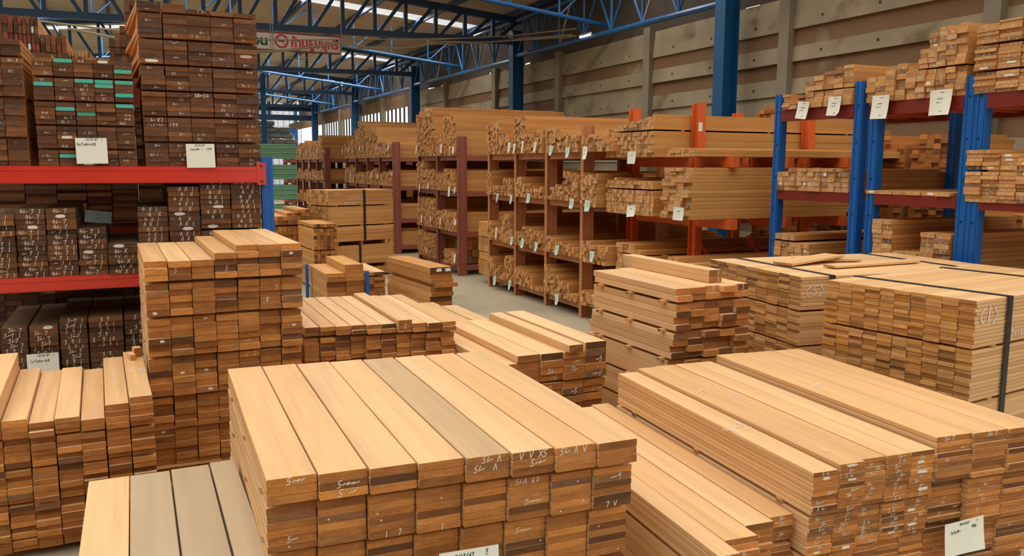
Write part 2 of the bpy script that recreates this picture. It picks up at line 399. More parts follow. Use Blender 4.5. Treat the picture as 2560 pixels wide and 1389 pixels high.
def ch3(o, ci, r, w, t):
    if r == 1: chalk(o, '5L 7', t*.8, rnd.uniform(-.2, .2)*w, t*.5)
    elif rnd.random() < .25: chalk(o, rnd.choice(['~~', '5~', '~']), t*.7, rnd.uniform(-.3, .3)*w, t*.5)
cw = .178
X3 = Vector((math.cos(yw2), math.sin(yw2), 0)); off = Vector((a2[0], a2[1], 0))+X3*(w2+.012)
a3o = (off.x+.015, a3[1]-.01)
S2R = stack('wide_board', 'wide board', 'board', 'the right half of the corner stack', a3o, yw2, .785, l3, [cw]*3,
      rowspec((1, .023), (8, .0195), .013, (9, .0195), .013, (8, .0195), .013, (9, .0195)), PALE, 'lumber_stock', vis=26,
      group='wide boards of the corner stack', skew=-.012, jit=.008, recess=.014, chalker=ch3, rowvis=lambda c: 26 if c < 3 else 9)
# TOPCH chalk on the upper faces
def topchalk(o, tx, h, x, y, t, rot=0):
    c = bpy.data.objects.new('chalk_mark', stroke_mesh(tx, h, MATS['chalk'], .0035)); COL.objects.link(c); c.parent = o
    c.location = (x, y, t-.0007); c.rotation_euler = (-math.pi/2, 0, rot); c['label'] = 'white chalk mark on top'
topchalk(S2L[0, 1], 'Y35', .075, 0, .52, t2, .5); topchalk(S2L[1, 1], '5', .05, 0, .12, t2, .4); topchalk(S2L[1, 1], '~3', .06, 0, 1.0, t2, .4)
topchalk(S2L[2, 1], '57', .06, 0, .85, t2*.9, .6); topchalk(S2R[0, 1], '75', .06, 0, .75, .0226, .5); topchalk(S2R[1, 1], '5~', .06, 0, 1.1, .0226, .4)
# S11: long wide planks beside it at the level of the lower pack
zt = .732-9*t2-.016
bq = Vector((a2[0], a2[1], 0))
pl = []
xoff = -.012
for i, (ww, fy, z0) in enumerate([(.105, .05, 0), (.125, .02, 0), (.135, -.06, .0), (.085, -.16, .0)]):
    xoff -= ww
    p = bq+X3*(xoff+ww/2)+Vector((-math.sin(yw2), math.cos(yw2), 0))*(fy+.03)
    pl.append((p, ww))
lev = rowspec((1, .022), (4, .02), .018, (9, .02), .018, (9, .02), .018, (9, .02))
for i, (p, ww) in enumerate(pl):
    aa = p-X3*ww/2
    stack('side_plank', 'pale plank', 'plank', ['the low row hard against the corner stack', 'the second low row out from the corner stack', 'the third low row out from the corner stack',
          'the low row nearest the wide front stack'][i], (aa.x, aa.y), yw2, zt+.0, l2+.0, [ww], lev, PALE, 'lumber_stock', vis=[5, 4, 3, 2][i], group='pale planks low between the front stacks', jit=.012, sticker=False,
          chalker=lambda o, ci, r, w, t: (chalk(o, '5L', t*.7, 0, t*.5) if rnd.random() < .5 else None))
# S7: low dusty planks at lower left
p0 = pz(219, 1203, .62)
for i in range(4):
    ww = [.1425, .1425, .1425, .098][i]
    stack('floor_plank', ['warm clean plank', 'dusty grey plank', 'dusty grey plank', 'dusty grey plank', 'dusty grey plank'][i], 'plank',
          ['the low front pile, at its open left edge', 'the low front pile beside the warm clean plank', 'the low front pile, third from its left edge', 'the low front pile, fourth from its left edge', 'the low front pile beneath the wide front stack'][i],
          (p0.x+i*.1445, p0.y-1.6+[0, .0, .01, .03, .04][i]), 0, .62, 1.6, [ww], rowspec((3, .03), .02, (5, .03), .02, (5, .03), .02, (5, .03)),
          (W['pale'] if i == 0 else W['grey'], W['tan_end']), 'lumber_stock', vis=1, group='planks of the low front pile', jit=.004, sticker=False, gj=.003)
# S6: lower-left stack
zb = .62
q6 = pz(263, 1062, zb)
cw6 = (pz(263, 1062, zb)-pz(200, 1068, zb)).length
cols6 = [cw6]*7
t6 = .0265
a6 = (q6.x-5*cw6, q6.y+.04)
S6 = stack('short_board', 'short board', 'board', 'the left corner stack', a6, math.radians(2.0), zb, 1.05, cols6,
      rowspec((1, t6), .012, (5, t6), .012, (6, t6), .012, (6, t6), .012, (5, t6)), PALE, 'lumber_stock', vis=17, group='short boards of the left corner stack', jit=.02, recess=.014, skew=-.008,
      extra={6: [t6*1.2, t6, t6, t6], 5: [t6*1.15, t6, t6], 4: [t6], 3: [t6*.9, t6], 2: [t6*.9, t6*.5], 1: [t6, t6*1.2], 0: [t6*1.4]*4},
      chalker=lambda o, ci, r, w, t: None, rowvis=lambda c: 17 if c > 0 else 9)
# two chalk signs on the top faces of its last columns
for k, tx in ((5, '5'), (6, '1A')):
    o = S6[k, 1]; c = bpy.data.objects.new('chalk_mark', stroke_mesh(tx, .07, MATS['chalk'], .004)); COL.objects.link(c); c.parent = o
    c.location = (0, .55, t6*1.2-.0002); c.rotation_euler = (-math.pi/2, 0, .3); c['label'] = 'white chalk mark on top'
bx = S6[6, 1]; zt6 = bx.location.z+t6*1.2
for k, (dx, dy, ww, tt_, ll, lab) in enumerate([(-.03, .80, .03, .03, .09, 'small square offcut lying on the raised end of the left corner stack, nearer one'), (-.005, .88, .04, .05, .06, 'small block standing on the raised end of the left corner stack, taller one')]):
    one('offcut_block', ww, tt_, ll, PALE, (bx.location.x+dx, bx.location.y+dy, zt6), .2, lab, 'block', None)
# S5: tall stack before the left rack
a5, yw5, l5, w5, _ = fit((358, 655), (341, 607), 1.3, (533, 645))
cw5 = w5/3; t5 = .0345
C5 = {(1, 2): '3', (3, 3): '5', (5, 9): '8', (4, 17): '/ )', (4, 15): '~~', (5, 7): '3', (6, 4): '~'}
def ch5(o, ci, r, w, t):
    if (ci, r) in C5: chalk(o, C5[ci, r], t*.8, rnd.uniform(-.2, .3)*w, t*.5)
    elif rnd.random() < .05: blob(o, w*.25, t*.5, MATS['chalk'], rnd.uniform(-.2, .3)*w, t*.5, seed=rnd.randrange(8), ragged=.8)
S5 = stack('sawn_board', 'tan board', 'board', 'the tall stack before the red rack', a5, yw5, 1.3, 1.17, [cw5]*7,
      rowspec((3, t5), .018, (5, t5), .017, (6, t5), .015, (6, t5), .015, (5, t5), .015, (6, t5), .015, (5, t5)), PALE, 'lumber_stock', vis=27, group='boards of the tall tan stack', jit=.018, recess=.024,
      extra={3: [t5], 4: [t5, t5], 5: [t5, t5], 6: [t5, t5]}, chalker=ch5, rowvis=lambda c: [29, 31, 28, 21, 18, 17, 17][c])
# S8: low wide stack behind the front stack
q8 = pz(1143, 803, .86); w8 = .089
t8 = .027
S8 = stack('stub_board', 'small board', 'board', 'the broad stack behind the front one', (q8.x-10*w8, q8.y+.16), math.radians(-.5), .86, 1.16, [w8]*10,
      rowspec((2, t8), .017, (5, t8), .013, (5, t8), .013, (5, t8), .013, (5, t8), .013, (5, t8)), PALE, 'lumber_stock', vis=7, group='small boards of the broad stack', jit=.018, recess=.026, skew=-.016,
      extra={6: [t8*.9], 9: []}, chalker=lambda o, c, r, w, t: (chalk(o, '2', t, 0, t*.5) if (c, r) == (6, 2) else dab(o, c, r, w, t, .05)))
# S9: stack in the middle
q9 = pz(1300, 893, .75); w9 = .142; t9 = .041
C9 = {(2, 3): '3L', (2, 4): '~3', (3, 2): '~~', (3, 3): '7L', (4, 3): '~3', (3, 6): '~3', (4, 7): '3~~', (4, 5): '~~/', (2, 5): '~'}
def ch9(o, ci, r, w, t):
    if (ci, r) in C9: chalk(o, C9[ci, r], t*.75, rnd.uniform(-.1, .2)*w, t*.5)
S9 = stack('stout_board', 'stout board', 'board', 'the middle stack by the aisle', (q9.x-.128, q9.y+.03), math.radians(.5), .75, 1.12, [.128]+[w9]*4,
      rowspec((3, t9), (1, t9), .014, (2, t9), .01, (2, t9), .014, (5, t9), .014, (4, t9)), PALE, 'lumber_stock', vis=9, group='stout boards of the middle stack', jit=.014, recess=.015, skew=-.004,
      drop={0: 1}, extra={4: [t9*1.05]}, chalker=ch9)
o = one('stout_board', .088, t9*1.1, 1.14, PALE, (q9.x+2.42*w9, q9.y-.02, .7503), math.radians(.5), 'narrow pale board lying loose on top of the middle stack', 'board', 'stout boards of the middle stack')
# low planks on the floor behind it
for i, (u, v, lab) in enumerate([(1168, 806, 'low floor plank partly hidden behind the middle stack, nearer the baulk pile'), (1236, 815, 'low floor plank partly hidden behind the middle stack, nearer the aisle')]):
    p = pz(u, v, .28)
    for k in range(3):
        zz = .02+k*.087
        if k == 2: one('floor_plank', .2, .086, 1.3, PALE, (p.x, p.y, zz), 0, lab, 'plank', 'planks on the floor by the aisle')
        else: mass('lumber_stock').board(Matrix.Translation((p.x, p.y+.02*k, zz)), .2, .086, 1.3, PALE)
# S3: stack right of the aisle
a3s, yw3s, l3s, w3s, _ = fit((1690, 722), (1499, 674), 1.12, (1881, 709))
C3 = {(2, 1): '7', (4, 1): '3', (4, 2): '5'}
t3 = .038
def ch3s(o, ci, r, w, t):
    if (ci, r) in C3: chalk(o, C3[ci, r], t*.7, w*.15, t*.5)
S3 = stack('thick_board', 'thick board', 'board', 'the stack beside the aisle floor', a3s, 0.0, 1.12, l3s, [w3s/5]*5,
      rowspec((2, t3), .016, (4, t3), .016, (4, t3), .016, (4, t3), .016, (4, t3), .016, (5, t3)), PALE, 'lumber_stock', vis=10, group='thick boards of the aisle-side stack', jit=.028, recess=.012, chalker=ch3s, stk_out=.03,
      drop={4: 0})
for k, (z, tx) in enumerate([(1.12, '8'), (1.12+t3, '5')]):
    o = one('thick_board', .092, t3, l3s+.02, PALE, (a3s[0]+w3s*.68, a3s[1]+.12, z+.0004), 0,
        ['long board under the topmost one on the stack beside the aisle floor', 'topmost single board on the stack beside the aisle floor'][k], 'board', 'thick boards of the aisle-side stack')
    chalk(o, tx, t3*.7, .02, t3*.5)
# ================================================================== strapped bundles on the right
def sbundle(nm, noun, where, fl, fr, z, cols, ln, rows, vis, group, extra=None, rowvis=None, yadd=0):
    A, B = pz(*fl, z), pz(*fr, z)
    d = B-A; w = math.hypot(d.x, d.y); yaw = math.atan2(d.y, d.x)
    o = stack(nm, noun, 'board', where, (A.x, A.y), yaw, z, ln, [w/cols]*cols, rows, CLEAN, 'lumber_stock', vis=vis, group=group, jit=.008, extra=extra, rowvis=rowvis, gj=.003)
    return A, B, yaw, w, o
def strap(name, A, yaw, w, ln, zt_, zb_, pos, label, along):
    """black band round a bundle: along='w' wraps across the width at length pos, 'l' wraps lengthwise at width pos"""
    mb = MB(); m = Matrix.Translation((A.x, A.y, 0)) @ Matrix.Rotation(yaw, 4, 'Z'); e = .002; b = .02
    if along == 'w':
        mb.box((-e-.01, pos-b, zt_+.0005), (w+e+.01, pos+b, zt_+.003), MATS['strap'], m)
        mb.box((w+.008, pos-b, zb_), (w+.0105, pos+b, zt_+.003), MATS['strap'], m); mb.box((-.0105, pos-b, zb_), (-.008, pos+b, zt_+.003), MATS['strap'], m)
    else:
        mb.box((pos-b, -.022, zt_+.0005), (pos+b, ln+.022, zt_+.003), MATS['strap'], m)
        mb.box((pos-b, -.022, zb_), (pos+b, -.0195, zt_+.003), MATS['strap'], m); mb.box((pos-b, ln+.0195, zb_), (pos+b, ln+.022, zt_+.003), MATS['strap'], m)
    return tag(mb.build(name), label, 'strap', 'black straps round the bundles')
t4 = .0192
rows4 = rowspec((12, t4), .012, (13, t4), .012, (13, t4), .012, (12, t4), .012, (12, t4))
A4, B4, y4, w4, S4 = sbundle('strip_board', 'strip board', 'the big strapped bundle', (2064, 699), (2443, 752), 1.18, 10, 1.5, rows4, 25, 'strip boards of the big strapped bundle',
     rowvis=lambda c: 16+c)
strap('strapping_band', A4, y4, w4, 1.5, 1.18, .35, .28, 'black strap crossing the top of the big strapped bundle and running down its near side', 'w')
strap('strapping_band', A4, y4, w4, 1.5, 1.18, .35, 1.12, 'black strap crossing the far end of the big strapped bundle', 'w')
c = chalk(S4[9, 4], '(1)', .075, 0, 0); c.location = (w4/20, .10, 0); c.rotation_euler = (0, 0, math.pi/2)
c = chalk(S4[9, 10], '0T-14', .04, 0, 0); c.location = (w4/20, .36, 0); c.rotation_euler = (0, 0, math.pi/2)
A10, B10, y10, w10, S10 = sbundle('strip_board', 'strip board', 'the bundle behind the big strapped one', (1775, 647), (2005, 692), 1.14, 9, 1.62,
     rowspec((9, .023), .012, (9, .023), .012, (9, .023), .012, (9, .023), .012, (8, .023)), 10, 'strip boards of the rear strapped bundle')
c = chalk(S10[8, 4], '(5)', .065, 0, 0); c.location = (w10/18, .1, 0); c.rotation_euler = (0, 0, math.pi/2)
strap('strapping_band', A10, y10, w10, 1.62, 1.14, .3, .22, 'black strap crossing the top of the rear bundle near its end grain', 'w')
strap('strapping_band', A10, y10, w10, 1.62, 1.14, .3, 1.35, 'black strap crossing the far end of the rear bundle', 'w')
Mt = Matrix.Translation((A10.x, A10.y, 0)) @ Matrix.Rotation(y10, 4, 'Z')
for i, (x, y, z, ang, ww, ll, lab, pit) in enumerate([
    (.50, .25, 1.1455, .25, .16, .55, 'loose offcut board lying skewed on the rear strapped bundle', .05),
    (.30, .50, 1.1455, -.3, .13, .45, 'second loose offcut board behind the skewed one on the rear bundle', 0),
    (.72, .45, 1.1455, .12, .1, .8, 'long thin loose board lying along the rear strapped bundle', 0)]):
    p = Mt @ Vector((x, y, z)); one('loose_board', ww, .016, ll, CLEAN, p, y10+ang, lab, 'board', None, pitch=pit)
# ================================================================== stacks further up the aisle
# S16 baulks
A = pz(1075, 669, .575); Bq = pz(968, 641, .575); ln = math.hypot(Bq.x-A.x, Bq.y-A.y); yaw = math.atan2(-(Bq.x-A.x), Bq.y-A.y)
S16 = stack('timber_baulk', 'heavy baulk', 'baulk', 'the single pile out on the aisle floor', (A.x, A.y), yaw, .575, ln, [.30], rowspec((1, .075), (1, .066), (1, .05), (1, .05), (1, .06), (1, .055), (1, .07), (1, .06), (1, .05), (1, .04)),
      (W['mid'], W['tan_end']), 'lumber_stock', vis=10, group='heavy baulks out on the aisle floor', jit=.025, xj=.012, gj=.02)
for x, s in ((-.03, 0), (.09, 1)):
    blob(S16[0, 1], .085, .05, MATS['paper'], x, .04, 'paper_scrap', 'torn white paper scrap', s, .5)
S16[0, 4].location.x += .045; S16[0, 4].location.y -= .03
# S14 two column pile between blue stakes
A = pz(818, 692, .45); Bq = pz(772, 655, .5)
S14 = stack('timber_baulk', 'heavy baulk', 'baulk', 'the twin pile between blue stakes', (A.x, A.y+.05), 0, .45, 1.1, [.235, .235], rowspec((1, .07), (1, .068), (1, .07), (1, .068), (1, .07), (1, .068)), (W['mid'], W['tan_end']),
      'lumber_stock', vis=5, group='heavy baulks in the blue stakes', jit=.03, extra={0: [.03], 1: [.07, .06]}, xj=.006)
S15 = stack('stub_board', 'small board', 'board', 'the narrow pile beside the blue stakes', (A.x+.53, A.y+.1), 0, .47, 1.0, [.075, .15], rowspec((1, .045), .02, (3, .045), .01, (5, .045)), PALE, 'lumber_stock', vis=7,
      group='small boards right of the blue stakes', jit=.02)
st = empty('blue_stake_rack', (A.x, A.y, 0)); tag(st, 'low blue steel stakes holding the twin pile of heavy baulks', 'rack')
for x, y in ((-.06, 1.0), (.495, .0), (.495, 1.0)):
    addp(MB().box((A.x+x-.018, A.y+y-.03, .014), (A.x+x+.018, A.y+y+.03, .5), MATS['blue']), 'stake', st)
for y in (.12, 1.0):
    addp(MB().box((A.x-.08, A.y+y-.04, 0), (A.x+.52, A.y+y+.04, .014), MATS['grey']), 'base_bar', st)
# S13 small square stack
z13 = .97; A = pz(783, 560, z13); Bq = pz(843, 560, z13)
w13 = (Bq-A).length
S13 = stack('square_batten', 'square batten', 'batten', 'the small square stack', (A.x, A.y), math.radians(3), z13, .95, [w13/7]*7, rowspec((1, .05), .02, (6, .05), .02, (6, .05), .02, (6, .05), .02, (4, .05)), (W['mid'], W['tan_end']), 'batten_stock', vis=14,
      group='square battens of the small stack', jit=.004)
# S12 long strapped bundle lying across the aisle
z12 = 1.41; A = pz(786, 473, z12); Bq = pz(820, 476, z12); E12 = pz(982, 473, z12)
ln12 = (E12-Bq).length
yaw12 = math.atan2((E12-Bq).y, (E12-Bq).x)-math.pi/2
X12 = Vector((math.cos(yaw12), math.sin(yaw12), 0)); w12 = .72
a12 = Bq-X12*w12
S12 = stack('bundled_batten', 'long batten', 'batten', 'the strapped bundle lying across the aisle', (a12.x, a12.y), yaw12, z12, ln12, [w12/11]*11, rowspec((4, .06), .018, (5, .06), .02, (4, .06), .07, (5, .062), .06, (4, .06)), (W['mid'], W['clean_end']),
      'batten_stock', vis=19, group='long battens of the strapped bundle', jit=.008, rowvis=lambda c: 24 if c == 10 else 13, gj=.004)
def strap12(pos, zt_, zb_, lab):
    mb = MB(); m = Matrix.Translation((a12.x, a12.y, 0)) @ Matrix.Rotation(yaw12, 4, 'Z')
    mb.box((-.01, pos-.02, zt_+.001), (w12+.012, pos+.02, zt_+.004), MATS['strap'], m); mb.box((w12+.009, pos-.02, zb_), (w12+.012, pos+.02, zt_+.004), MATS['strap'], m)
    tag(mb.build('strapping_band'), lab, 'strap', 'black straps round the bundles')
strap12(ln12*.54, z12, .6, 'black strap down the upper pack of the bundle across the aisle')
strap12(ln12*.46, .52, .03, 'black strap down the lower pack of the bundle across the aisle')
c = chalk(S12[10, 3], '25=3456X', .055, 0, 0); c.location = (w12/22+.002, ln12*.42, .05); c.rotation_euler = (0, 0, math.pi/2)
c = chalk(S12[10, 4], '20=120', .05, 0, 0); c.location = (w12/22+.002, ln12*.32, .03); c.rotation_euler = (0, 0, math.pi/2)
c = chalk(S12[10, 1], '(10)', .05, 0, 0); c.location = (w12/22+.002, ln12*.12, .0); c.rotation_euler = (0, 0, math.pi/2)
# batten stack at the left of the aisle
z_ = 1.02; A = pz(683, 541, z_)
S18 = stack('square_batten', 'square batten', 'batten', 'the dim stack behind the red rack', (A.x, A.y), math.radians(1), z_, 1.2, [.07]*8, rowspec((2, .065), .03, (4, .065), .03, (4, .065), .03, (5, .065)), (W['mid'], W['tan_end']), 'batten_stock', vis=8,
      group='square battens behind the red rack', jit=.03, extra={3: [.05], 4: [.05], 5: [.05, .05], 6: [.05, .055], 7: [.05, .055]}, xj=.004)
# ================================================================== left red and blue pallet rack
LY = 6.4
def paper(name, label, loc, yaw, w, h, mat, lines=(), curl=.01, tilt=0, group='paper tags', wob=.003, corner=0):
    """sheet hanging from its top edge at loc (top centre); local -y faces out"""
    mb = MB(); nx, nz = 5, 6; vs = []; rg = random.Random(int(w*1e4)+len(label))
    ph = rg.uniform(0, 6)
    def yoff(x, z): return -curl*((-z)/h)**2*(1+.8*x/w)-wob*math.sin(ph+x/w*4)*(-z/h)
    for k in range(nz+1):
        for i in range(nx+1):
            x = (i/nx-.5)*w*(1-.0*k); z = -h*k/nz
            if corner and i == nx and k == nz: x -= corner*w; z += corner*h*.4
            vs.append((x, yoff(x, z)-.0015, z))
    n = len(vs); fs = []
    for k in range(nz):
        for i in range(nx):
            q = k*(nx+1)+i; fs.append((q, q+nx+1, q+nx+2, q+1))
    vs2 = [(x, y+.0006, z) for x, y, z in vs]
    mb.add(vs+vs2, fs+[tuple(n+q for q in f[::-1]) for f in fs], mat)
    o = mb.build(name, None, loc); o.rotation_euler = (0, tilt, yaw)
    tag(o, label, 'paper', group)
    for tx, x, z, hh in lines:
        zz = z*h; xx = x*w
        c = bpy.data.objects.new('handwriting', stroke_mesh(tx, hh, MATS['ink'], hh*.13)); COL.objects.link(c); c.parent = o
        c.location = (xx, yoff(xx, zz)-.0022, zz); c['label'] = 'dark handwriting'
        c.rotation_euler = (-2*curl*(-zz)/h/h, 0, 0)
    return o
lr = empty('pallet_rack', (0, LY, 0)); tag(lr, 'tall rack with blue uprights and bright red beams full of dark boards', 'rack')
def perforated(x0, x1, y0, y1, ztop, mat):
    mb = MB(); mb.box((x0, y0, 0), (x1, y1, ztop), mat)
    mb.box((x0+.012, y0-.004, 0), (x0+.024, y0, ztop), mat); mb.box((x1-.024, y0-.004, 0), (x1-.012, y0, ztop), mat); return mb
addp(perforated(.872, .955, LY, LY+.07, 1.86, MATS['blue']), 'upright', lr)
addp(perforated(.872, .955, LY+1.1, LY+1.17, 1.86, MATS['blue']), 'upright', lr)
addp(perforated(-1.9, -1.82, LY, LY+.07, 1.86, MATS['blue']), 'upright', lr); addp(perforated(-1.9, -1.82, LY+1.1, LY+1.17, 1.86, MATS['blue']), 'upright', lr)
for y in (LY, LY+1.1):
    for z0, z1 in ((1.672, 1.788), (.945, 1.042)):
        mb = MB(); mb.box((-1.82, y-.03, z0), (.845, y+.02, z1), MATS['red']); mb.box((-1.82, y-.034, z1-.03), (.845, y-.03, z1-.008), MATS['red']); mb.box((-1.82, y-.034, z0+.006), (.845, y-.03, z0+.02), MATS['red'])
        addp(mb, 'beam', lr)
        mb = MB(); mb.box((.835, y-.036, z0-.015), (.90, y-.008, z1+.03), MATS['red'])
        pl_ = addp(mb, 'connector_plate', lr)
        for zz in (z0+.01, z1+.005):
            b = MB().tube([(.868, y-.042, zz), (.868, y-.034, zz)], .009, MATS['bolt']).build('bolt', pl_); b.matrix_parent_inverse = Matrix.Identity(4)
for x in (.9, -1.86):
    for k in range(4):
        z = .1+k*.42; addp(MB().bar((x, LY+.05, z), (x, LY+1.12, z+.4 if k % 2 else z+.38), .03, .03, MATS['blue']), 'brace', lr)
# shelf bearers carrying the boards
for z in (1.788, 1.042):
    pass
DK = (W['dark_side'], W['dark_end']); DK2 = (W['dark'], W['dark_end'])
def bearers(z0, y0=LY+.02, y1=LY+1.1):
    for i, x in enumerate((-1.5, -.9, -.3, .3, .75)):
        addp(MB().box((x-.03, y0, z0-.05), (x+.03, y1, z0-.001), MATS['red']), 'bearer', lr)
bearers(1.788); bearers(1.042)
G1 = 'dark boards on the top red beam'
def chd(o, ci, r, w, t):
    u = rnd.random()
    if u < .34: chalk(o, rnd.choice(['4L A', '4L 1', 'YL 1', '4~A', 'V1', '4~', '1 Y~', 'A~', '~~']), t*.62, rnd.uniform(-.2, .2)*w, t*.5)
    elif u < .37: blob(o, w*.6, t*.7, MATS['chalk'], 0, t*.5, seed=rnd.randrange(8), ragged=.3)
def grp(n, per, t, gap): 
    r = []
    for i in range(n): r += [(per, t), gap]
    return rowspec(*r[:-1])
tt = .0325
rows = rowspec((1, .03), .012, (5, tt), .015, (5, tt), .015, (5, tt), .015, (5, tt), .015, (5, tt), .014, (5, tt))
tot = sum(q[1] if isinstance(q, tuple) else q for q in rows)
TALL = stack('dark_board', 'dark board', 'board', 'the tall left-rack stack', (.088, LY+.0), 0, 1.7885+tot, 1.3, [.1575]*5, rows, DK, 'dark_lumber_stock', vis=31, group=G1, jit=.012, skew=0, zmin=1.78,
      extra={0: [.032], 1: [.03]}, chalker=chd, lenj=.15)
for r in range(1, 15):   # splayed edge boards
    q = TALL.get((0, r))
    if q: q.rotation_euler[2] += .035+.03*math.sin(r*1.3); q.location.x -= .004
chalk(TALL[2, 17], '88=54', .028, 0, tt*.5); chalk(TALL[0, 23], 'WL V1', .03, 0, tt*.5); chalk(TALL[0, 23+1], '1x6=4L', .026, 0, tt*.5); chalk(TALL[1, 24], '199', .026, -.04, tt*.5)
tq = .029
rows = rowspec((4, tq), .014, (5, tq), .014, (5, tq), .014, (5, tq), .012, (4, .027))
tot = sum(q[1] if isinstance(q, tuple) else q for q in rows)
def cht(o, ci, r, w, t):
    if (ci, r) in TEAL:
        b = blob(o, w*.97, t*.86, MATS['teal'], 0, t*.5, 'painted_end', 'teal painted end', 0, .06); chalk(o, '-', t*.3, 0, t*.5)
    else: chd(o, ci, r, w, t)
TEAL = {(1, 1), (4, 3), (2, 5), (0, 7), (3, 6), (4, 5), (1, 11), (4, 10), (2, 12), (1, 21), (4, 8), (3, 5)}
TQ = stack('dark_board', 'dark board', 'board', 'the stack with teal painted ends', (-.566, LY+.0), 0, 1.7885+tot, 1.25, [.121]*5, rows, DK, 'dark_lumber_stock', vis=25, group=G1, jit=.012, zmin=1.78, chalker=cht, extra={0: [.03]})
rows = rowspec((3, .034), .016, (7, .035), .02, (7, .035), .016, (5, .035))
tot = sum(q[1] if isinstance(q, tuple) else q for q in rows)
stack('dark_board', 'dark board', 'board', 'the stack left of the teal ends', (-.86, LY+.0), 0, 1.7885+tot, 1.1, [.12, .12], rows, DK, 'dark_lumber_stock', vis=25, group=G1, jit=.01, zmin=1.78, chalker=chd)
# middle shelf: columns of broad chalked planks
G2 = 'broad chalked planks on the rack shelves'
xs = -.80; wv = .2465
def mk(txts, p=.86):
    def f(o, ci, r, w, t):
        u = rnd.random()
        if u < p: chalk(o, rnd.choice(txts), t*.82, rnd.uniform(-.1, .1)*w, t*.5, rnd.uniform(-.05, .05))
        elif u < p+.07: blob(o, w*.4, t*.8, MATS['chalk'], rnd.uniform(-.2, .2)*w, t*.5, seed=rnd.randrange(9), ragged=.4)
    return f
names = ['the first mid-shelf pile', 'the second mid-shelf pile', 'the third mid-shelf pile', 'the fourth mid-shelf pile', 'the lowest mid-shelf pile', 'the sixth mid-shelf pile', 'the seventh mid-shelf pile', 'the eighth mid-shelf pile', 'the mid-shelf pile beside the blue upright']
nr = [12, 13, 13, 9, 6, 13, 17, 18, 18]
x = px(0, 560, 0).x if False else py(0, 560, LY).x-.2
edges = [py(u, 600, LY).x for u in (-40, 40, 118, 195, 268, 347, 425, 505, 582, 657)]
for i in range(9):
    ww = edges[i+1]-edges[i]-.002; t = .0355
    rws = rowspec((nr[i], t)) if i != 7 and i != 8 else rowspec((10, t), .012, (nr[i]-10, t))
    tot = sum(q[1] if isinstance(q, tuple) else q for q in rws)
    tx = ['4L 7 1', '4L 7', '4L7', '~ 7 1'] if i < 4 else ['4V X', '4L X', '4V X 1'] if i == 4 else ['4 X 1', '4  X', '4 X 1', 'A X 1']
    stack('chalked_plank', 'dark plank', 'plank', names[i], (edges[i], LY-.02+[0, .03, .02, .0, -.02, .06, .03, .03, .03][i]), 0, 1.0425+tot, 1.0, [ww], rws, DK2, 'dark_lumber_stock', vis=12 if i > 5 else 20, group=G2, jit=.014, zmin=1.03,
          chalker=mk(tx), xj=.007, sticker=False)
# bottom shelf
for i in range(5):
    e0, e1 = [(-.865, -.705), (-.70, -.52), (-.515, -.34), (-.335, -.112), (-.108, .12)][i]
    n = [17, 17, 18, 18, 18][i]; t = .0355
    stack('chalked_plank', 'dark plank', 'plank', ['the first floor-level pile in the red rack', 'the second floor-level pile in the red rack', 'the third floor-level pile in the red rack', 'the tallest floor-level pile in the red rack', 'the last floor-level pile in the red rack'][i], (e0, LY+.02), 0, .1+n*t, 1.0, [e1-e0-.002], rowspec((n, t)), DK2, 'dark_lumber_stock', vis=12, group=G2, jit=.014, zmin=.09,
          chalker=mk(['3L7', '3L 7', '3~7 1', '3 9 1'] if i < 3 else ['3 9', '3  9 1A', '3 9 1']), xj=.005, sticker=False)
for x in (-.8, -.3, .2): addp(MB().box((x-.05, LY+.05, 0), (x+.05, LY+1.1, .1), W['dark']), 'floor_bearer', lr)
# second rack behind, with its red-tipped piles on top
lb = empty('pallet_rack', (0, 8.2, 0)); tag(lb, 'rear rack standing behind the red-beamed rack, mostly hidden by dark boards', 'rack')
for x in (-1.9, .62):
    for y in (8.2, 9.3): addp(MB().box((x, y, 0), (x+.07, y+.07, 2.55), MATS['blue']), 'upright', lb)
for y in (8.2, 9.3):
    for z0, z1 in ((2.4, 2.52), (.62, .72), (1.15, 1.25)): addp(MB().box((-1.83, y, z0), (.62, y+.05, z1), MATS['dred']), 'beam', lb)
for x in (-1.5, -1.0, -.6, -.1, .4):
    for z in (2.52, 1.25, .72): addp(MB().box((x-.03, 8.22, z-.05), (x+.03, 9.3, z-.001), MATS['orange']), 'bearer', lb)
mm = mass('dark_lumber_stock')
def pile(mb, x0, y0, yaw, z0, cols, nrow, w, t, l, mats, jit=.02, gapevery=0, rag=0):
    """solid pile of boards into a mass; nrow may be list per column"""
    R = Matrix.Rotation(yaw, 3, 'Z')
    for c in range(cols):
        n = nrow[c] if isinstance(nrow, (list, tuple)) else nrow+(rnd.randint(-rag, rag) if rag else 0)
        z = z0
        for r in range(n):
            if gapevery and r and r % gapevery == 0: z += .015
            p = R @ Vector((c*w+w/2, rnd.uniform(-jit, jit), 0))
            mb.board(Matrix.Translation((x0+p.x, y0+p.y, z)) @ Matrix.Rotation(yaw, 4, 'Z'), w-.002, t-.0005, l, mats); z += t
for i, (e0, e1, z1) in enumerate([(-1.05, -.845, 2.37), (-.84, -.605, 2.36), (-.60, -.375, 2.38), (-.37, -.175, 2.35), (-.17, .045, 2.37), (.05, .245, 2.36), (.25, .425, 2.38), (.43, .6, 2.36)]):
    n = int((z1-1.251)/.03); pile(mm, e0, 8.2, 0, 1.251, 1, n, e1-e0, .03, 1.0, DK)  # carried up to the top beam as added filler so the gaps look dark
pile(mm, -1.8, 8.22, 0, .721, 20, 13, .118, .033, 1.0, DK, rag=3)
pile(mm, -1.8, 7.6, 0, 0, 20, 21, .118, .04, .5, DK2, rag=2)  # backing pile added to darken the space behind the red rack
G3 = 'red-tipped square timbers high on the rear rack'
REDE = (W['dark_side'], W['dark_end'])
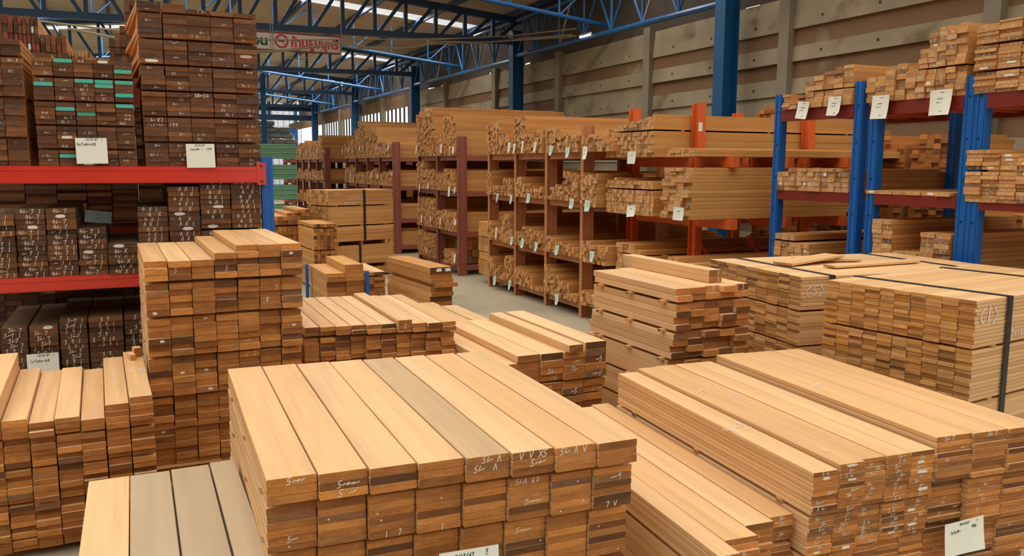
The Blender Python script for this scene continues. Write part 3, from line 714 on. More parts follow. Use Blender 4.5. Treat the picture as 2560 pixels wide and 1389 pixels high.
def redtip(o, c, r, w, t):
    if rnd.random() < .28: blob(o, w*.8, t*.8, MATS['redpaint'] if rnd.random() < .7 else MATS['mint'], 0, t*.5, 'painted_end', 'painted end', rnd.randrange(4), .3)
X0 = py(0, 100, 8.25).x
xs_ = [py(u, 100, 8.25).x for u in (-45, 38, 101, 168)]
zs_ = [py(20, v, 8.25).z for v in (17, 26, 66)]
for i in range(3):
    ww = (xs_[i+1]-xs_[i]-.004); nc = 6 if i < 2 else 5; n = int((zs_[i]-2.53)/.072)
    stack('square_timber', 'square timber', 'timber', ['the red-tipped pile at the open end', 'the tallest red-tipped pile', 'the red-tipped pile by the pale one'][i], (xs_[i], 8.2), 0, 2.525+n*.072, 1.0, [ww/nc]*nc, rowspec((n, .072)), REDE, 'dark_lumber_stock',
          vis=n, group=G3, jit=.01, zmin=2.5, chalker=redtip, sticker=False)
xs_ = [py(u, 150, 8.4).x for u in (168, 226, 230, 275)]
for i, (u0, u1, v0) in enumerate([(168, 226, 127), (231, 276, 141)]):
    x0, x1 = py(u0, 150, 8.3).x, py(u1, 150, 8.3).x; zt_ = py(200, v0, 8.3).z; n = max(4, int((zt_-2.525)/.05))
    stack('pale_batten', 'pale batten', 'batten', ['the pale pile beside the red-tipped timbers', 'the pale pile beside the tall stack'][i], (x0+.01, 8.28), 0, 2.525+n*.05, .9, [(x1-x0)/7]*7, rowspec((n, .05)), (W['lath'], W['clean_end']), 'batten_stock', vis=n, group='pale battens high on the rear rack', jit=.006, zmin=2.5, sticker=False)
x0, x1 = py(275, 150, 8.3).x, py(345, 150, 8.3).x
pile(mm, x0, 8.25, 0, 2.525, 5, [6, 7, 8, 12, 13], (x1-x0)/5, .06, .9, DK)
# ================================================================== right blue and red rack
RX = 5.5
rr = empty('pallet_rack', (RX, 5.1, 0)); tag(rr, 'rack with blue perforated uprights and dark red beams along the concrete wall', 'rack')
def post(x0, x1, y0, y1, zt_, mat):
    mb = MB(); mb.box((x0, y0, 0), (x1, y1, zt_), mat)
    mb.box((x0-.005, y0+.012, 0), (x0, y0+.026, zt_), mat); mb.box((x0-.005, y1-.026, 0), (x0, y1-.012, zt_), mat)
    for k in range(int(zt_/.3)): mb.box((x0-.0062, (y0+y1)/2-.006, .2+k*.3), (x0-.0005, (y0+y1)/2+.006, .212+k*.3), MATS['strap'])
    return mb
D2 = 1.15
for (yc, wd, zt_) in ((6.11, .09, 2.46), (5.165, .09, 2.50), (4.99, .085, 2.36), (4.155, .09, 2.45), (4.065, .085, 2.40), (3.05, .09, 2.45)):
    addp(post(RX, RX+.07, yc-wd/2, yc+wd/2, zt_, MATS['blue']), 'upright', rr); addp(post(RX+D2, RX+D2+.07, yc-wd/2, yc+wd/2, zt_, MATS['blue']), 'upright', rr)
    for k in range(2): addp(MB().bar((RX+.07, yc, .3+.35*k), (RX+D2, yc, .3+.35*k), .03, .03, MATS['steelblue']), 'brace', rr)
for (ya, yb) in ((6.065, 5.21), (4.945, 4.20), (4.02, 3.1)):
    for x in (RX-.005, RX+D2):
        for z0, z1 in ((2.215, 2.318), (1.50, 1.585), (.80, .89)): addp(MB().box((x, yb, z0), (x+.05, ya, z1), MATS['dred']), 'beam', rr)
    for f in (.2, .5, .8):
        y = ya+(yb-ya)*f
        for z in (2.318, 1.585, .89): addp(MB().box((RX+.045, y-.03, z-.07), (RX+D2, y+.03, z-.001), MATS['orange']), 'bearer', rr)
G4 = 'boards on the blue and red rack'
def chr_(txts, p):
    def f(o, ci, r, w, t):
        u = rnd.random()
        if u < p: chalk(o, rnd.choice(txts), t*.75, rnd.uniform(-.2, .2)*w, t*.5)
        elif u < p+.07: blob(o, w*.5, t*.7, MATS['paper'], rnd.uniform(-.15, .15)*w, t*.5, 'paper_scrap', 'white paper scrap', rnd.randrange(8), .5)
    return f
RM = (W['mid'], W['mid_end'])
def rst(where, ya, yb, z0, ncol, rows, ch=None, extra=None, drop=None, ln=1.5, vis=40, noun='rack board', xo=0):
    tot = sum(q[1] if isinstance(q, tuple) else q for q in rows)
    return stack('rack_board', noun, 'board', where, (RX-.02+xo, ya), -math.pi/2, z0+.0005+tot, ln, [(ya-yb)/ncol]*ncol, rows, RM, 'lumber_stock', vis=vis, group=G4, jit=.014, zmin=z0-.01, chalker=ch, extra=extra, drop=drop, sticker=False, gj=.006)
c9 = chr_(['9', '9~', '7', '9L', '/'], .6); cx = chr_(['X', 'X', 'X  X', '~'], .65); c0 = chr_(['~', '/', '9', '1'], .45)
Z3 = 2.318
rst('the bottom beam\'s crossmarked pile', 4.02, 3.6, .89, 3, rowspec((3, .036)), cx, extra={0: []}, drop={2: 1})
rst('the bottom beam\'s pile behind an upright', 4.48, 4.22, .89, 2, rowspec((11, .038)), c9)
rst('the short pile on the bottom beam', 4.725, 4.50, .89, 2, rowspec((7, .036)), c9)
rst('the bottom beam\'s slim tall pile', 4.93, 4.73, .89, 2, rowspec((13, .038)), chr_(['9', '1', 'X'], .5))
rst('the bottom beam\'s low strapped pile', 6.06, 5.62, .89, 5, rowspec((1, .055), .015, (5, .045)), c0, extra={}, drop={3: 1, 4: 1}, ln=1.7)
rst('the crossmarked pile on the middle beam', 4.13, 3.62, 1.555, 4, rowspec((5, .028), .014, (8, .027)), cx, drop={2: 1, 3: 2})
rst('the single course on the middle beam', 5.03, 4.24, 1.585, 6, rowspec((1, .03)), c9, ln=1.2)
rst('the stubby pile on the middle beam', 6.06, 5.215, 1.585, 11, rowspec((4, .043)), c9, extra={2: [.03], 3: [.03], 4: [.03], 5: [.03], 6: [.03], 7: [.03], 8: [.03], 9: [.03]}, ln=1.7)
rst('the top beam\'s nearest crossmarked pile', 4.12, 3.62, Z3, 3, rowspec((5, .026), .014, (7, .024), .014, (6, .024)), cx, extra={2: [.026], 1: [.013]})
rst('the tall paper-flecked pile up top', 4.595, 4.19, Z3, 5, rowspec((6, .036), .012, (5, .042)), c9, extra={1: [.036], 2: [.036, .036], 3: [.036], 4: [.036, .036]}, drop={0: 2})
rst('the pile with torn paper scraps', 4.695, 4.60, Z3, 1, rowspec((6, .042)), c9)
rst('the pile over the double blue upright', 5.07, 4.70, Z3, 4, rowspec((5, .04)), c9, extra={2: [.04], 3: [.04, .04]})
rst('the second pile on the top beam', 5.75, 5.22, Z3, 5, rowspec((3, .04), .01, (3, .045)), c0, extra={2: [.03], 3: [.03, .03], 4: [.03, .03]}, drop={0: 1})
rst('the low pile on the top beam near the wall end', 6.03, 5.76, Z3, 3, rowspec((3, .022), .004, (3, .022)), c0, drop={1: 3, 2: 1})
# ================================================================== brown timber racks
BX = 4.81
LEV = (1.965, 1.385, .72, .175)
def timber_rack(posts, label, mat, depth=1.15, far=False):
    e = empty('timber_rack', (BX, posts[0], 0)); tag(e, label, 'rack')
    for i, y in enumerate(posts):
        for x in (BX+.075, BX+depth):
            addp(MB().ibeam((x, y, 0), (x, y, 2.27 if x < BX+.1 else 2.0), .062, .15, .012, mat, (0, 1, 0)), 'post', e)
        for z in LEV:
            addp(MB().box((BX+.15, y-.02, z-.085), (BX+depth-.075, y+.02, z-.0005), mat), 'side_beam', e)
    for y0, y1 in zip(posts, posts[1:]):
        for z in LEV:
            for x in (BX+.06, BX+depth): addp(MB().box((x-.025, y1-.0+(-0.0) if False else y1-.045+.09*0, z-.078) if False else (x-.025, y1+.04, z-.078), (x+.025, y0-.04, z-.0005), mat), 'shelf_beam', e)
    return e
P1 = [8.58+.945*k for k in range(4)]      # near rack, nearest post first
P1 = P1[::-1]                              # far to near? keep far first for neighbours
def asc(p): return sorted(p, reverse=False)
def mk_rack(posts, label, mat):
    posts = asc(posts); posts = posts[::-1]   # far first -> y0 > y1
    return timber_rack(posts, label, mat)
R1 = mk_rack([8.585, 9.52, 10.465, 11.40], 'brown steel timber rack nearest the viewer beside the open floor', MATS['brown'])
R2 = mk_rack([12.70, 13.72, 14.75], 'maroon timber rack next beyond the gap after the brown rack', MATS['maroon'])
R3 = mk_rack([16.39, 17.42, 18.44, 19.46, 20.47], 'maroon timber rack behind the bundle lying across the aisle', MATS['maroon'])
R4 = mk_rack([22.98, 24.03, 25.1, 26.15, 27.18, 28.22], 'farthest maroon timber rack up the aisle', MATS['maroon'])
G5 = 'batten ends in the brown rack'
bm = mass('batten_stock')
cnt = [0]
def fill(y_hi, y_lo, z, prof, where, indiv, bw=.047, bt=.040, ln=2.6, x0=None, mats=MIDE, gap=0, lj=.3):
    """fill a bay (left = y_hi) with batten piles; prof: list of (share of width, height)"""
    X = BX-.03 if x0 is None else x0; y = y_hi
    ci = 0
    for share, h in prof:
        wd = (y_hi-y_lo)*share; n = max(1, round(wd/bw)); w = wd/n
        for k in range(n):
            ci += 1; hh = h*(1+rnd.uniform(-.10, .06)); zz = z; r = 0; items = []
            while zz+bt*.8 < z+hh:
                t = bt*rnd.choice([.8, 1, 1, 1.15]); 
                if gap and zz-z < gap <= zz-z+t: zz += .014
                items.append((zz, t)); zz += t
            for q, (zb, t) in enumerate(items):
                xx = X+rnd.uniform(-.025, .02); yy = y-w/2; l = ln-rnd.uniform(0, lj)
                top = len(items)-q
                if indiv and cnt[0] < 300:
                    one('batten', round(w-.002, 3), round(t-.0006, 4), round(l, 1), mats, (xx, yy, zb+.0003), -math.pi/2, f'batten in {where}, {ORD[top]} down, {ORD[ci]} from left', 'batten', G5); cnt[0] += 1
                else: bm.board(Matrix.Translation((xx, yy, zb+.0003)) @ Matrix.Rotation(-math.pi/2, 4, 'Z'), w-.002, t-.0006, l, mats)
            y -= w
L4, L3, L2, L1 = LEV
B = [(11.36, 10.51), (10.42, 9.565), (9.475, 8.63), (8.54, 7.86)]
# bay 1
fill(*B[0], L4, [(.62, .46), (.2, .30), (.18, .2)], '', 0); fill(*B[0], L3, [(.14, .36), (.5, .15), (.36, .26)], '', 0); fill(*B[0], L2, [(.3, .27), (.28, .18), (.3, .40), (.12, .2)], '', 0)
fill(*B[0], L1, [(.25, .30), (.22, .2), (.25, .08), (.28, .38)], '', 0)
# bay 2
fill(*B[1], L4, [(.36, .53), (.34, .25), (.3, .30)], '', 0); fill(*B[1], L3, [(.3, .27), (.4, .2), (.3, .15)], '', 0)
fill(*B[1], L2, [(.34, .2), (.3, .29), (.36, .23)], '', 0); fill(*B[1], L1, [(.5, .26), (.14, .2), (.36, .07)], '', 0)
# bay 3 and 4: the nearest, battens one by one
fill(*B[3], L4, [(.7, .19), (.3, .12)], 'the brown rack\'s end section, top shelf', 1, bw=.06, ln=.62, lj=.08); fill(8.54, 8.18, L3-.05, [(1, .37)], 'the brown rack\'s end section, second shelf', 1, bw=.06, ln=.62, lj=.08)
fill(8.54, 7.95, L2-.03, [(.4, .26), (.3, .2), (.3, .24)], 'the brown rack\'s end section, third shelf', 1, bw=.06, ln=.62, lj=.08); fill(8.54, 7.9, L1, [(1, .16)], 'the brown rack\'s end section, bottom shelf', 0, bw=.06, ln=.62, lj=.08)
fill(*B[2], L4, [(.4, .31), (.35, .25), (.25, .2)], 'the brown rack\'s last full bay, top shelf', 1); fill(*B[2], L3, [(.2, .04), (.4, .18), (.4, .36)], 'the brown rack\'s last full bay, second shelf', 1)
fill(*B[2], L2, [(.3, .20), (.5, .15), (.2, .12)], 'the brown rack\'s last full bay, third shelf', 1); fill(*B[2], L1, [(.25, .37), (.25, .29), (.25, .2), (.25, .08)], 'the brown rack\'s last full bay, bottom shelf', 1)
# rack 2
fill(14.71, 13.76, L4, [(1, .80)], '', 0); fill(14.71, 13.76, L3, [(.4, .5), (.6, .36)], '', 0); fill(14.71, 13.76, L2, [(1, .5)], '', 0); fill(14.71, 13.76, L1, [(1, .44)], '', 0)
fill(13.68, 12.74, L4, [(.45, .34), (.55, .66)], '', 0); fill(13.68, 12.74, L3, [(.4, .30), (.6, .36)], '', 0); fill(13.68, 12.74, L2, [(1, .33)], '', 0); fill(13.3, 12.8, L1, [(1, .22)], '', 0)
pile(bm, BX+.15, 12.75, 0, .19, 4, [4, 4, 4, 4], .11, .11, .5, (W['dark'], W['tan_end']))
# racks 3, 4
hh3 = [[.45, .8, .35, .3], [.78, .3, .3, .3], [.7, .35, .35, .4], [.35, .5, .3, .3]]
for i in range(4):
    y1, y0 = 16.43+1.02*i, 16.43+1.02*(i+1)-.08
    for z, hs in ((L4, [.3, .62, .8, .45][i]), (L3, [.3, .34, .26, .4][i]), (L2, .3), (L1, .32)):
        fill(y0, y1, z, [(.4, hs*rnd.uniform(.75, 1)), (.6, hs)], '', 0, bw=.068, bt=.055, lj=.1)
for i in range(5):
    y1, y0 = 23.02+1.04*i, 23.02+1.04*(i+1)-.08
    for z, hs in ((L4, [.62, .5, .55, .5, .45][i]), (L3, .3), (L2, .32), (L1, .3)):
        fill(y0, y1, z, [(.4, hs*rnd.uniform(.6, 1)), (.6, hs)], '', 0, bw=.08, bt=.065, lj=.1)
# block bundle standing in the gap before the second rack
S20 = stack('timber_baulk', 'thick baulk', 'baulk', 'the pile between the brown racks', (4.86, 11.93), -math.pi/2, .95, 1.2, [.19, .19], rowspec((2, .11), .012, (2, .11), .012, (1, .115), .012, (2, .11), .01), (W['mid'], W['mid']), 'lumber_stock', vis=8, group='thick baulks in the rack gap', jit=.008, sticker=True)
# ================================================================== orange cantilever rack with long laths
ca = empty('cantilever_rack', (5.4, 7.1, 0)); tag(ca, 'worn orange cantilever rack holding long laths beside the brown rack', 'rack')
for x, zt_ in ((5.36, 2.45), (6.85, 2.34)):
    if x > 4.9: addp(MB().ibeam((x, 7.12, 0), (x, 7.12, zt_), .09, .12, .014, MATS['orange'], (1, 0, 0)), 'column', ca)
for u, v in ((1588, 272), (1845, 283)):   # rear columns
    q = py(u, v, 8.32); addp(MB().ibeam((q.x, 8.32, 0), (q.x, 8.32, q.z), .09, .12, .014, MATS['orange'], (1, 0, 0)), 'column', ca)
for x in (5.36, 6.05, 6.85):
    for z in (1.895, 1.285, .60):
        c = addp(MB().box((x-.04, 6.5, z-.10), (x+.04, 7.06, z-.001), MATS['orange']), 'arm', ca)
        addp(MB().box((x-.04, 7.18, z-.10), (x+.04, 8.2, z-.001), MATS['orange']), 'arm', ca)
for x in (5.36, 6.05): addp(MB().bar((x, 7.12, 1.05), (x+.69, 7.12, .3), .04, .04, MATS['orange']), 'brace', ca)
addp(MB().box((5.32, 7.09, .02), (6.9, 7.15, .12), MATS['orange']), 'base_rail', ca)
G6 = 'laths on the orange cantilever rack'
def lth(where, yh, yl, z, bw, rows, ln, x0=4.87, vis=30, extra=None, drop=None, ch=None, lj=.05, jit=.012):
    n = round((yh-yl)/bw); tot = sum(q[1] if isinstance(q, tuple) else q for q in rows)
    return stack('long_lath', 'long lath', 'lath', where, (x0, yh), -math.pi/2, z+tot+.0005, ln, [(yh-yl)/n]*n, rows, LATH, 'batten_stock', vis=vis, group=G6, jit=jit, zmin=z-.01, extra=extra, drop=drop, chalker=ch, sticker=True, lenj=lj, gj=.006)
lth('the tall pile on near lower arms', 7.03, 6.57, 1.286, .115, rowspec((14, .036)), 2.1, ch=lambda o, c, r, w, t: (chalk(o, 'X', t*.7, 0, t*.5) if rnd.random() < .35 else None), jit=.03, lj=.06)
lth('the low run beside the orange column', 7.04, 6.60, 1.896, .055, rowspec((2, .035)), 3.0, extra={1: [.02]}, x0=4.93)
lth('the checkered pile on lower orange arms', 8.13, 7.2, 1.286, .058, rowspec((2, .042), .014, (6, .044)), 2.2, extra={3: [.03], 7: [.02]})
lth('the upper orange-arm pile', 8.14, 7.20, 1.896, .062, rowspec((3, .034), .016, (6, .044)), 3.0, drop={0: 2, 1: 2, 2: 2, 3: 1, 4: 1, 5: 1, 6: 1}, extra={13: [.03], 12: [.02], 14: [.03, .02]})
lth('the lath pile low on the orange arms', 7.88, 7.3, .601, .07, rowspec((2, .05), .012, (5, .05)), 2.3, drop={5: 1, 6: 1, 7: 2})
lth('the chalked lath pile lowest by the orange column', 7.04, 6.6, .601, .07, rowspec((6, .05)), 2.2, drop={0: 2, 1: 1, 4: 1, 5: 1})
# background piles against the wall
bk = mass('lumber_stock')
pile(bk, 7.75, 9.0, -math.pi/2, 0, 45, 29, .1, .045, 1.2, (W['mid'], W['clean_end']), rag=3)
for (u0, u1, v0, v1) in ((1890, 1938, 276, 300), (2165, 2270, 345, 420), (2280, 2400, 345, 415), (2060, 2130, 330, 400)):
    ya, yb = px(u0, v0, 7.7).y, px(u1, v0, 7.7).y; zt_ = px(u0, v0, 7.7).z
    pile(bk, 7.7, ya, -math.pi/2, 0, max(2, int((ya-yb)/.09)), int(zt_/.05), .09, .05, .9, (W['dark_side'], W['tan_end']), rag=1)
print('battens', cnt[0])
# ================================================================== the building
def concrete(name, c, amt=.15, scale=1.2, stain=None):
    m, nt, b = newmat(name); L = nt.links.new
    tc = N(nt, 'ShaderNodeTexCoord'); n1 = N(nt, 'ShaderNodeTexNoise'); n1.inputs['Scale'].default_value = scale; n1.inputs['Detail'].default_value = 8
    L(tc.outputs['Object'], n1.inputs['Vector'])
    r = N(nt, 'ShaderNodeValToRGB'); e = r.color_ramp.elements
    e[0].position = .3; e[1].position = .7; e[0].color = tuple(v*(1-amt) for v in lin(c)[:3])+(1,); e[1].color = tuple(min(1, v*(1+amt)) for v in lin(c)[:3])+(1,)
    L(n1.outputs['Fac'], r.inputs[0]); out = r.outputs[0]
    if stain:
        mp = N(nt, 'ShaderNodeMapping'); mp.inputs['Scale'].default_value = stain[1]; L(tc.outputs['Object'], mp.inputs['Vector'])
        n2 = N(nt, 'ShaderNodeTexNoise'); n2.inputs['Scale'].default_value = 1; n2.inputs['Detail'].default_value = 6; L(mp.outputs[0], n2.inputs['Vector'])
        mr = N(nt, 'ShaderNodeMapRange'); mr.inputs[1].default_value = stain[2]; mr.inputs[2].default_value = stain[2]+.12; L(n2.outputs['Fac'], mr.inputs[0])
        mx = N(nt, 'ShaderNodeMix', data_type='RGBA'); L(mr.outputs[0], mx.inputs['Factor']); L(out, mx.inputs[6]); mx.inputs[7].default_value = lin(stain[0]); out = mx.outputs[2]
    L(out, b.inputs['Base Color']); b.inputs['Roughness'].default_value = .85; return m
CF = concrete('floor_concrete', (164, 152, 126), .14, .9, ((120, 112, 96), (1.2, .25, 1), .62))
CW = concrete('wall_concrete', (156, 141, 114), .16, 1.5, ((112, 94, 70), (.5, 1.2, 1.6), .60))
CB = concrete('stained_panel_band', (122, 92, 62), .14, 1.2, ((150, 134, 108), (.4, 1.1, 1.2), .62))
CP = concrete('pillar_concrete', (140, 130, 110), .12, 2, ((104, 94, 78), (2, 2, .5), .58))
ROOF = plain('roof_sheet', (214, 200, 178), .6, noise=.12, nscale=.7)
fl = MB().box((-30, -6, -.1), (9.8, 62, 0), CF).build('floor'); struct(fl)
# right wall: courses of lapped concrete panels between concrete pillars
WX = 9.5
ZL = [0, .45, .92, 1.40, 1.90, 2.42, 2.92, 3.42, 3.92, 4.42]
PY = [-1.0, 3.02, 6.87, 10.36, 14.19, 18.0, 21.84, 25.9, 29.6]
mb = MB()
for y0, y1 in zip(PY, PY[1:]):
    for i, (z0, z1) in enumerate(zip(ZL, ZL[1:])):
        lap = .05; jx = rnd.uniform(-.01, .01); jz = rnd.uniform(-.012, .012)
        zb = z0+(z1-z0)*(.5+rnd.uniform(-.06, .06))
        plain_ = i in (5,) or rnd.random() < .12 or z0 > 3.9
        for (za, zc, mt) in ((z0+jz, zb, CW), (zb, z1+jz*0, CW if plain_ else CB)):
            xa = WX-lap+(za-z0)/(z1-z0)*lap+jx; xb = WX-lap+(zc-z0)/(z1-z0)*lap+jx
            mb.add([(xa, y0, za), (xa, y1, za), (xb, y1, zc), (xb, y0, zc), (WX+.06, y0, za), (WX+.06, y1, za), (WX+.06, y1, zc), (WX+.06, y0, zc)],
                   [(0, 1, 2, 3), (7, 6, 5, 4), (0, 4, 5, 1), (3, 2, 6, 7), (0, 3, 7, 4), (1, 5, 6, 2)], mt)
        for k in range(3):   # bolt heads
            yy = y0+(y1-y0)*(.2+.3*k); zz = z0+(z1-z0)*.25; xx = WX-lap*.75+jx
            mb.box((xx-.006, yy-.018, zz-.018), (xx+.01, yy+.018, zz+.018), MATS['bolt'])
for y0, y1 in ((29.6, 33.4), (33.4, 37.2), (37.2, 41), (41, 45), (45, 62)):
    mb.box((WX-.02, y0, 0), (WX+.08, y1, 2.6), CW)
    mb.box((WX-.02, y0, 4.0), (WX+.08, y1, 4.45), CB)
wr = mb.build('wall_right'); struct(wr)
for i, y in enumerate(PY+[33.4, 37.2, 41, 45]):
    o = MB().box((WX-.14, y-.11, 0), (WX+.02, y+.11, 4.5), CP).build(f'trim_{i+1}'); struct(o)
mb = MB()
for y in [29.6+.55*k for k in range(30)]:
    if y < 46: mb.box((WX-.02, y, 2.6), (WX+.03, y+.09, 4.0), MATS['strap'])
o = mb.build('window_1'); struct(o)
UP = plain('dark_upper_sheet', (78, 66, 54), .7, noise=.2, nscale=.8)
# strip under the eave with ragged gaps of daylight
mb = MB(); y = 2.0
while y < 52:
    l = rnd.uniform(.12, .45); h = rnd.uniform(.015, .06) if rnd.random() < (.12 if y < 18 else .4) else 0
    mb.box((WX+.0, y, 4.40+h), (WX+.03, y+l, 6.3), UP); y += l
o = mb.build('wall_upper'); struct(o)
# far wall: white louvre sheets behind blue rails
YB = 56
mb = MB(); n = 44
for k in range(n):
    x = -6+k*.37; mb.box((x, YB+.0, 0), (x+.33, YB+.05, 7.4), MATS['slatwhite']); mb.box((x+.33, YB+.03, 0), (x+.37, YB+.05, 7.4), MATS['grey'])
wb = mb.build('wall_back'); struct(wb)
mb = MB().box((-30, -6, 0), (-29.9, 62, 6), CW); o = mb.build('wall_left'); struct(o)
# roof
XR = 1.0; ZE = 5.72; XE = 9.75; SL = .088
def roofz(x): return ZE+SL*(XE-x) if x >= XR else ZE+SL*(XE-XR)-SL*(XR-x)
SKY = [(13.7, 14.3), (22.6, 23.35), (31.2, 31.9), (39.8, 40.5), (48.6, 49.3)]
ys = [12.6]
mb = MB()
def roofband(y0, y1, x0, x1, mat, b):
    # corrugations run down the slope: ribs spaced along y
    n = max(1, int((y1-y0)/.22))
    for k in range(n):
        a, c = y0+(y1-y0)*k/n, y0+(y1-y0)*(k+1)/n; m_ = a+(c-a)*.3
        vs = []
        for x in (x0, x1):
            z = roofz(x)
            vs += [(x, a, z), (x, m_, z), (x, m_+.03, z+.035), (x, c-.03, z+.035), (x, c, z)]
        b.add(vs, [(i, i+1, i+6, i+5) for i in range(4)]+[(i+5, i+6, i+1, i) for i in []], mat)
y = 12.6
for s0, s1 in SKY+[(57, 57)]:
    for x0, x1 in ((-16, XR), (XR, XE)): roofband(y, s0, x0, x1, ROOF, mb)
    if s1 > s0:   # sheets beyond the ends of the skylight strip
        for x0, x1 in ((-16, -14), (9.3, XE)): roofband(s0, s1, x0, x1, ROOF, mb)
    y = s1
ce = mb.build('ceiling'); struct(ce); sm = ce.modifiers.new('thickness', 'SOLIDIFY'); sm.thickness = .01; sm.offset = 1
SKM = plain('skylight_sheet', (225, 228, 230), .6, emit=(226, 232, 238), es=.62)
for i, (s0, s1) in enumerate(SKY):
    b = MB()
    for x0, x1 in ((-14, XR), (XR, 9.3)):
        n = 6
        for k in range(n):
            xa, xb = x0+(x1-x0)*k/n+.0, x0+(x1-x0)*(k+1)/n-.02
            b.add([(xa, s0, roofz(xa)+.02), (xb, s0, roofz(xb)+.02), (xb, s1, roofz(xb)+.02), (xa, s1, roofz(xa)+.02), (xa, s0, roofz(xa)+.03), (xb, s0, roofz(xb)+.03), (xb, s1, roofz(xb)+.03), (xa, s1, roofz(xa)+.03)],
                  [(0, 1, 2, 3), (7, 6, 5, 4), (0, 4, 5, 1), (1, 5, 6, 2), (2, 6, 7, 3), (3, 7, 4, 0)], SKM)
    struct(b.build(f'window_{i+2}'))
# purlins
for i, x in enumerate([9.2, 7.6, 6.0, 4.4, 2.8, 1.2, -.4, -2, -3.6, -5.2, -6.8]):
    o = MB().box((x-.035, 12.7, roofz(x)-.14), (x+.035, 56, roofz(x)-.012), MATS['navy']).build(f'trim_{i+20}'); struct(o)
# blue columns
CX = 9.05; CY = [11.35, 19.65, 28.05, 36.6, 45.4]
for i, y in enumerate(CY):
    c = empty('steel_column', (CX, y, 0))
    tag(c, ['nearest blue steel column against the concrete wall', 'second blue steel column, rising behind the brown rack', 'third blue steel column, by the barred window opening', 'fourth blue steel column, up the aisle', 'farthest blue steel column by the end wall'][i], 'column', None)
    addp(MB().ibeam((CX, y, 0), (CX, y, 5.2 if i else 5.6), .26, .30, .016, MATS['steelblue'], (0, 1, 0)), 'shaft', c)
    addp(MB().box((CX-.2, y-.2, 0), (CX+.2, y+.2, .02), MATS['steelblue']), 'base_plate', c)
# main roof trusses across the hall
def truss(y, label, first=True):
    t = empty('roof_truss', (CX, y, 4.9)); tag(t, label, 'truss', None)
    zb = lambda x: 4.92-.012*(9-x) if x > -8 else 4.7
    ztp = lambda x: roofz(x)-.34
    addp(MB().bar((CX+.1, y, 4.92), (-8, y, 4.74), .15, .14, MATS['navy']), 'bottom_chord', t)
    addp(MB().bar((CX+.1, y, ztp(CX+.1)), (XR, y, ztp(XR)), .15, .15, MATS['navy']), 'top_chord', t)
    addp(MB().bar((XR, y, ztp(XR)), (-8, y, ztp(-8)), .15, .15, MATS['navy']), 'top_chord', t)
    j = 0
    while True:
        x = 8.41-.758*j
        if x < -7: break
        addp(MB().bar((x, y, zb(x)), (x, y, ztp(x)), .085, .085, MATS['navy']), 'web_post', t)
        x2 = x+.758 if x > XR else x-.758
        if x2 > -7.6: addp(MB().bar((x+(.06 if x > XR else -.06), y, zb(x)), (x2-.05 if x > XR else x2+.05, y, ztp(x2)), .075, .075, MATS['navy']), 'web_diagonal', t)
        j += 1
    return t
for y, l in ((19.65, 'navy roof truss over the brown rack, nearest in view, with the sign hanging before it'), (28.05, 'second navy roof truss down the hall, seen below the sign'), (36.6, 'third navy roof truss down the hall'), (45.4, 'farthest navy roof truss before the end wall')): truss(y, l)
# lighter tube rafters between them
for y, l in ((15.5, 'light blue tube rafter nearest the wall top'), (23.8, 'second light blue tube rafter, between the first two trusses'), (32.3, 'third light blue tube rafter, between the farther trusses'), (41, 'farthest light blue tube rafter')):
    t = empty('tube_rafter', (CX, y, 4.8)); tag(t, l, 'rafter', None)
    zq = lambda x: 4.72+.12*(9.3-x)*.9
    addp(MB().tube([(9.25, y, zq(9.25)), (XR, y, zq(XR))], .045, MATS['lightblue']), 'lower_tube', t)
    addp(MB().tube([(-7.5, y, zq(9.25)), (XR, y, zq(XR))], .045, MATS['lightblue']), 'lower_tube', t)
    for k in range(1, 11):
        x = 9.2-1.1*k
        xz = zq(x) if x > XR else zq(XR)-.108*(XR-x)
        if roofz(x)-.15-xz > .1: addp(MB().tube([(x, y, xz), (x, y, roofz(x)-.14)], .025, MATS['lightblue']), 'post', t)
        if k % 2 and roofz(x)-.15-xz > .2: addp(MB().tube([(x, y, xz), (x+.9, y, roofz(x+.9)-.14)], .022, MATS['lightblue']), 'strut', t)
# eave girders along the wall
ends = [2.9]+CY
for i, (y0, y1) in enumerate(zip(ends, ends[1:])):
    g = empty('eave_girder', (9.0, y0, 4.5)); tag(g, ['light blue lattice girder above the blue racks, nearest', 'lattice girder between the first and second blue columns', 'lattice girder between the second and third blue columns', 'lattice girder between the third and fourth blue columns', 'farthest lattice girder along the wall top'][i], 'girder', None)
    a, b = y0+.16, y1-.16; zt_ = 5.42
    addp(MB().tube([(9.0, a, 4.47), (9.0, b, 4.55)], .055, MATS['lightblue']), 'bottom_tube', g)
    addp(MB().tube([(9.0, a, zt_), (9.0, b, zt_)], .05, MATS['lightblue']), 'top_tube', g)
    n = 7; 
    for k in range(n+1):
        yy = a+(b-a)*k/n
        if 0 < k < n: addp(MB().tube([(9.0, yy, 4.5), (9.0, yy, zt_)], .03, MATS['lightblue']), 'web_post', g)
        if k < n:
            ym = a+(b-a)*(k+.5)/n
            addp(MB().tube([(9.0, yy, 4.5), (9.0, ym, zt_)], .024, MATS['lightblue']), 'web_diagonal', g)
            addp(MB().tube([(9.0, ym, zt_), (9.0, a+(b-a)*(k+1)/n, 4.5)], .024, MATS['grey'] if k % 3 == 1 else MATS['lightblue']), 'web_diagonal', g)
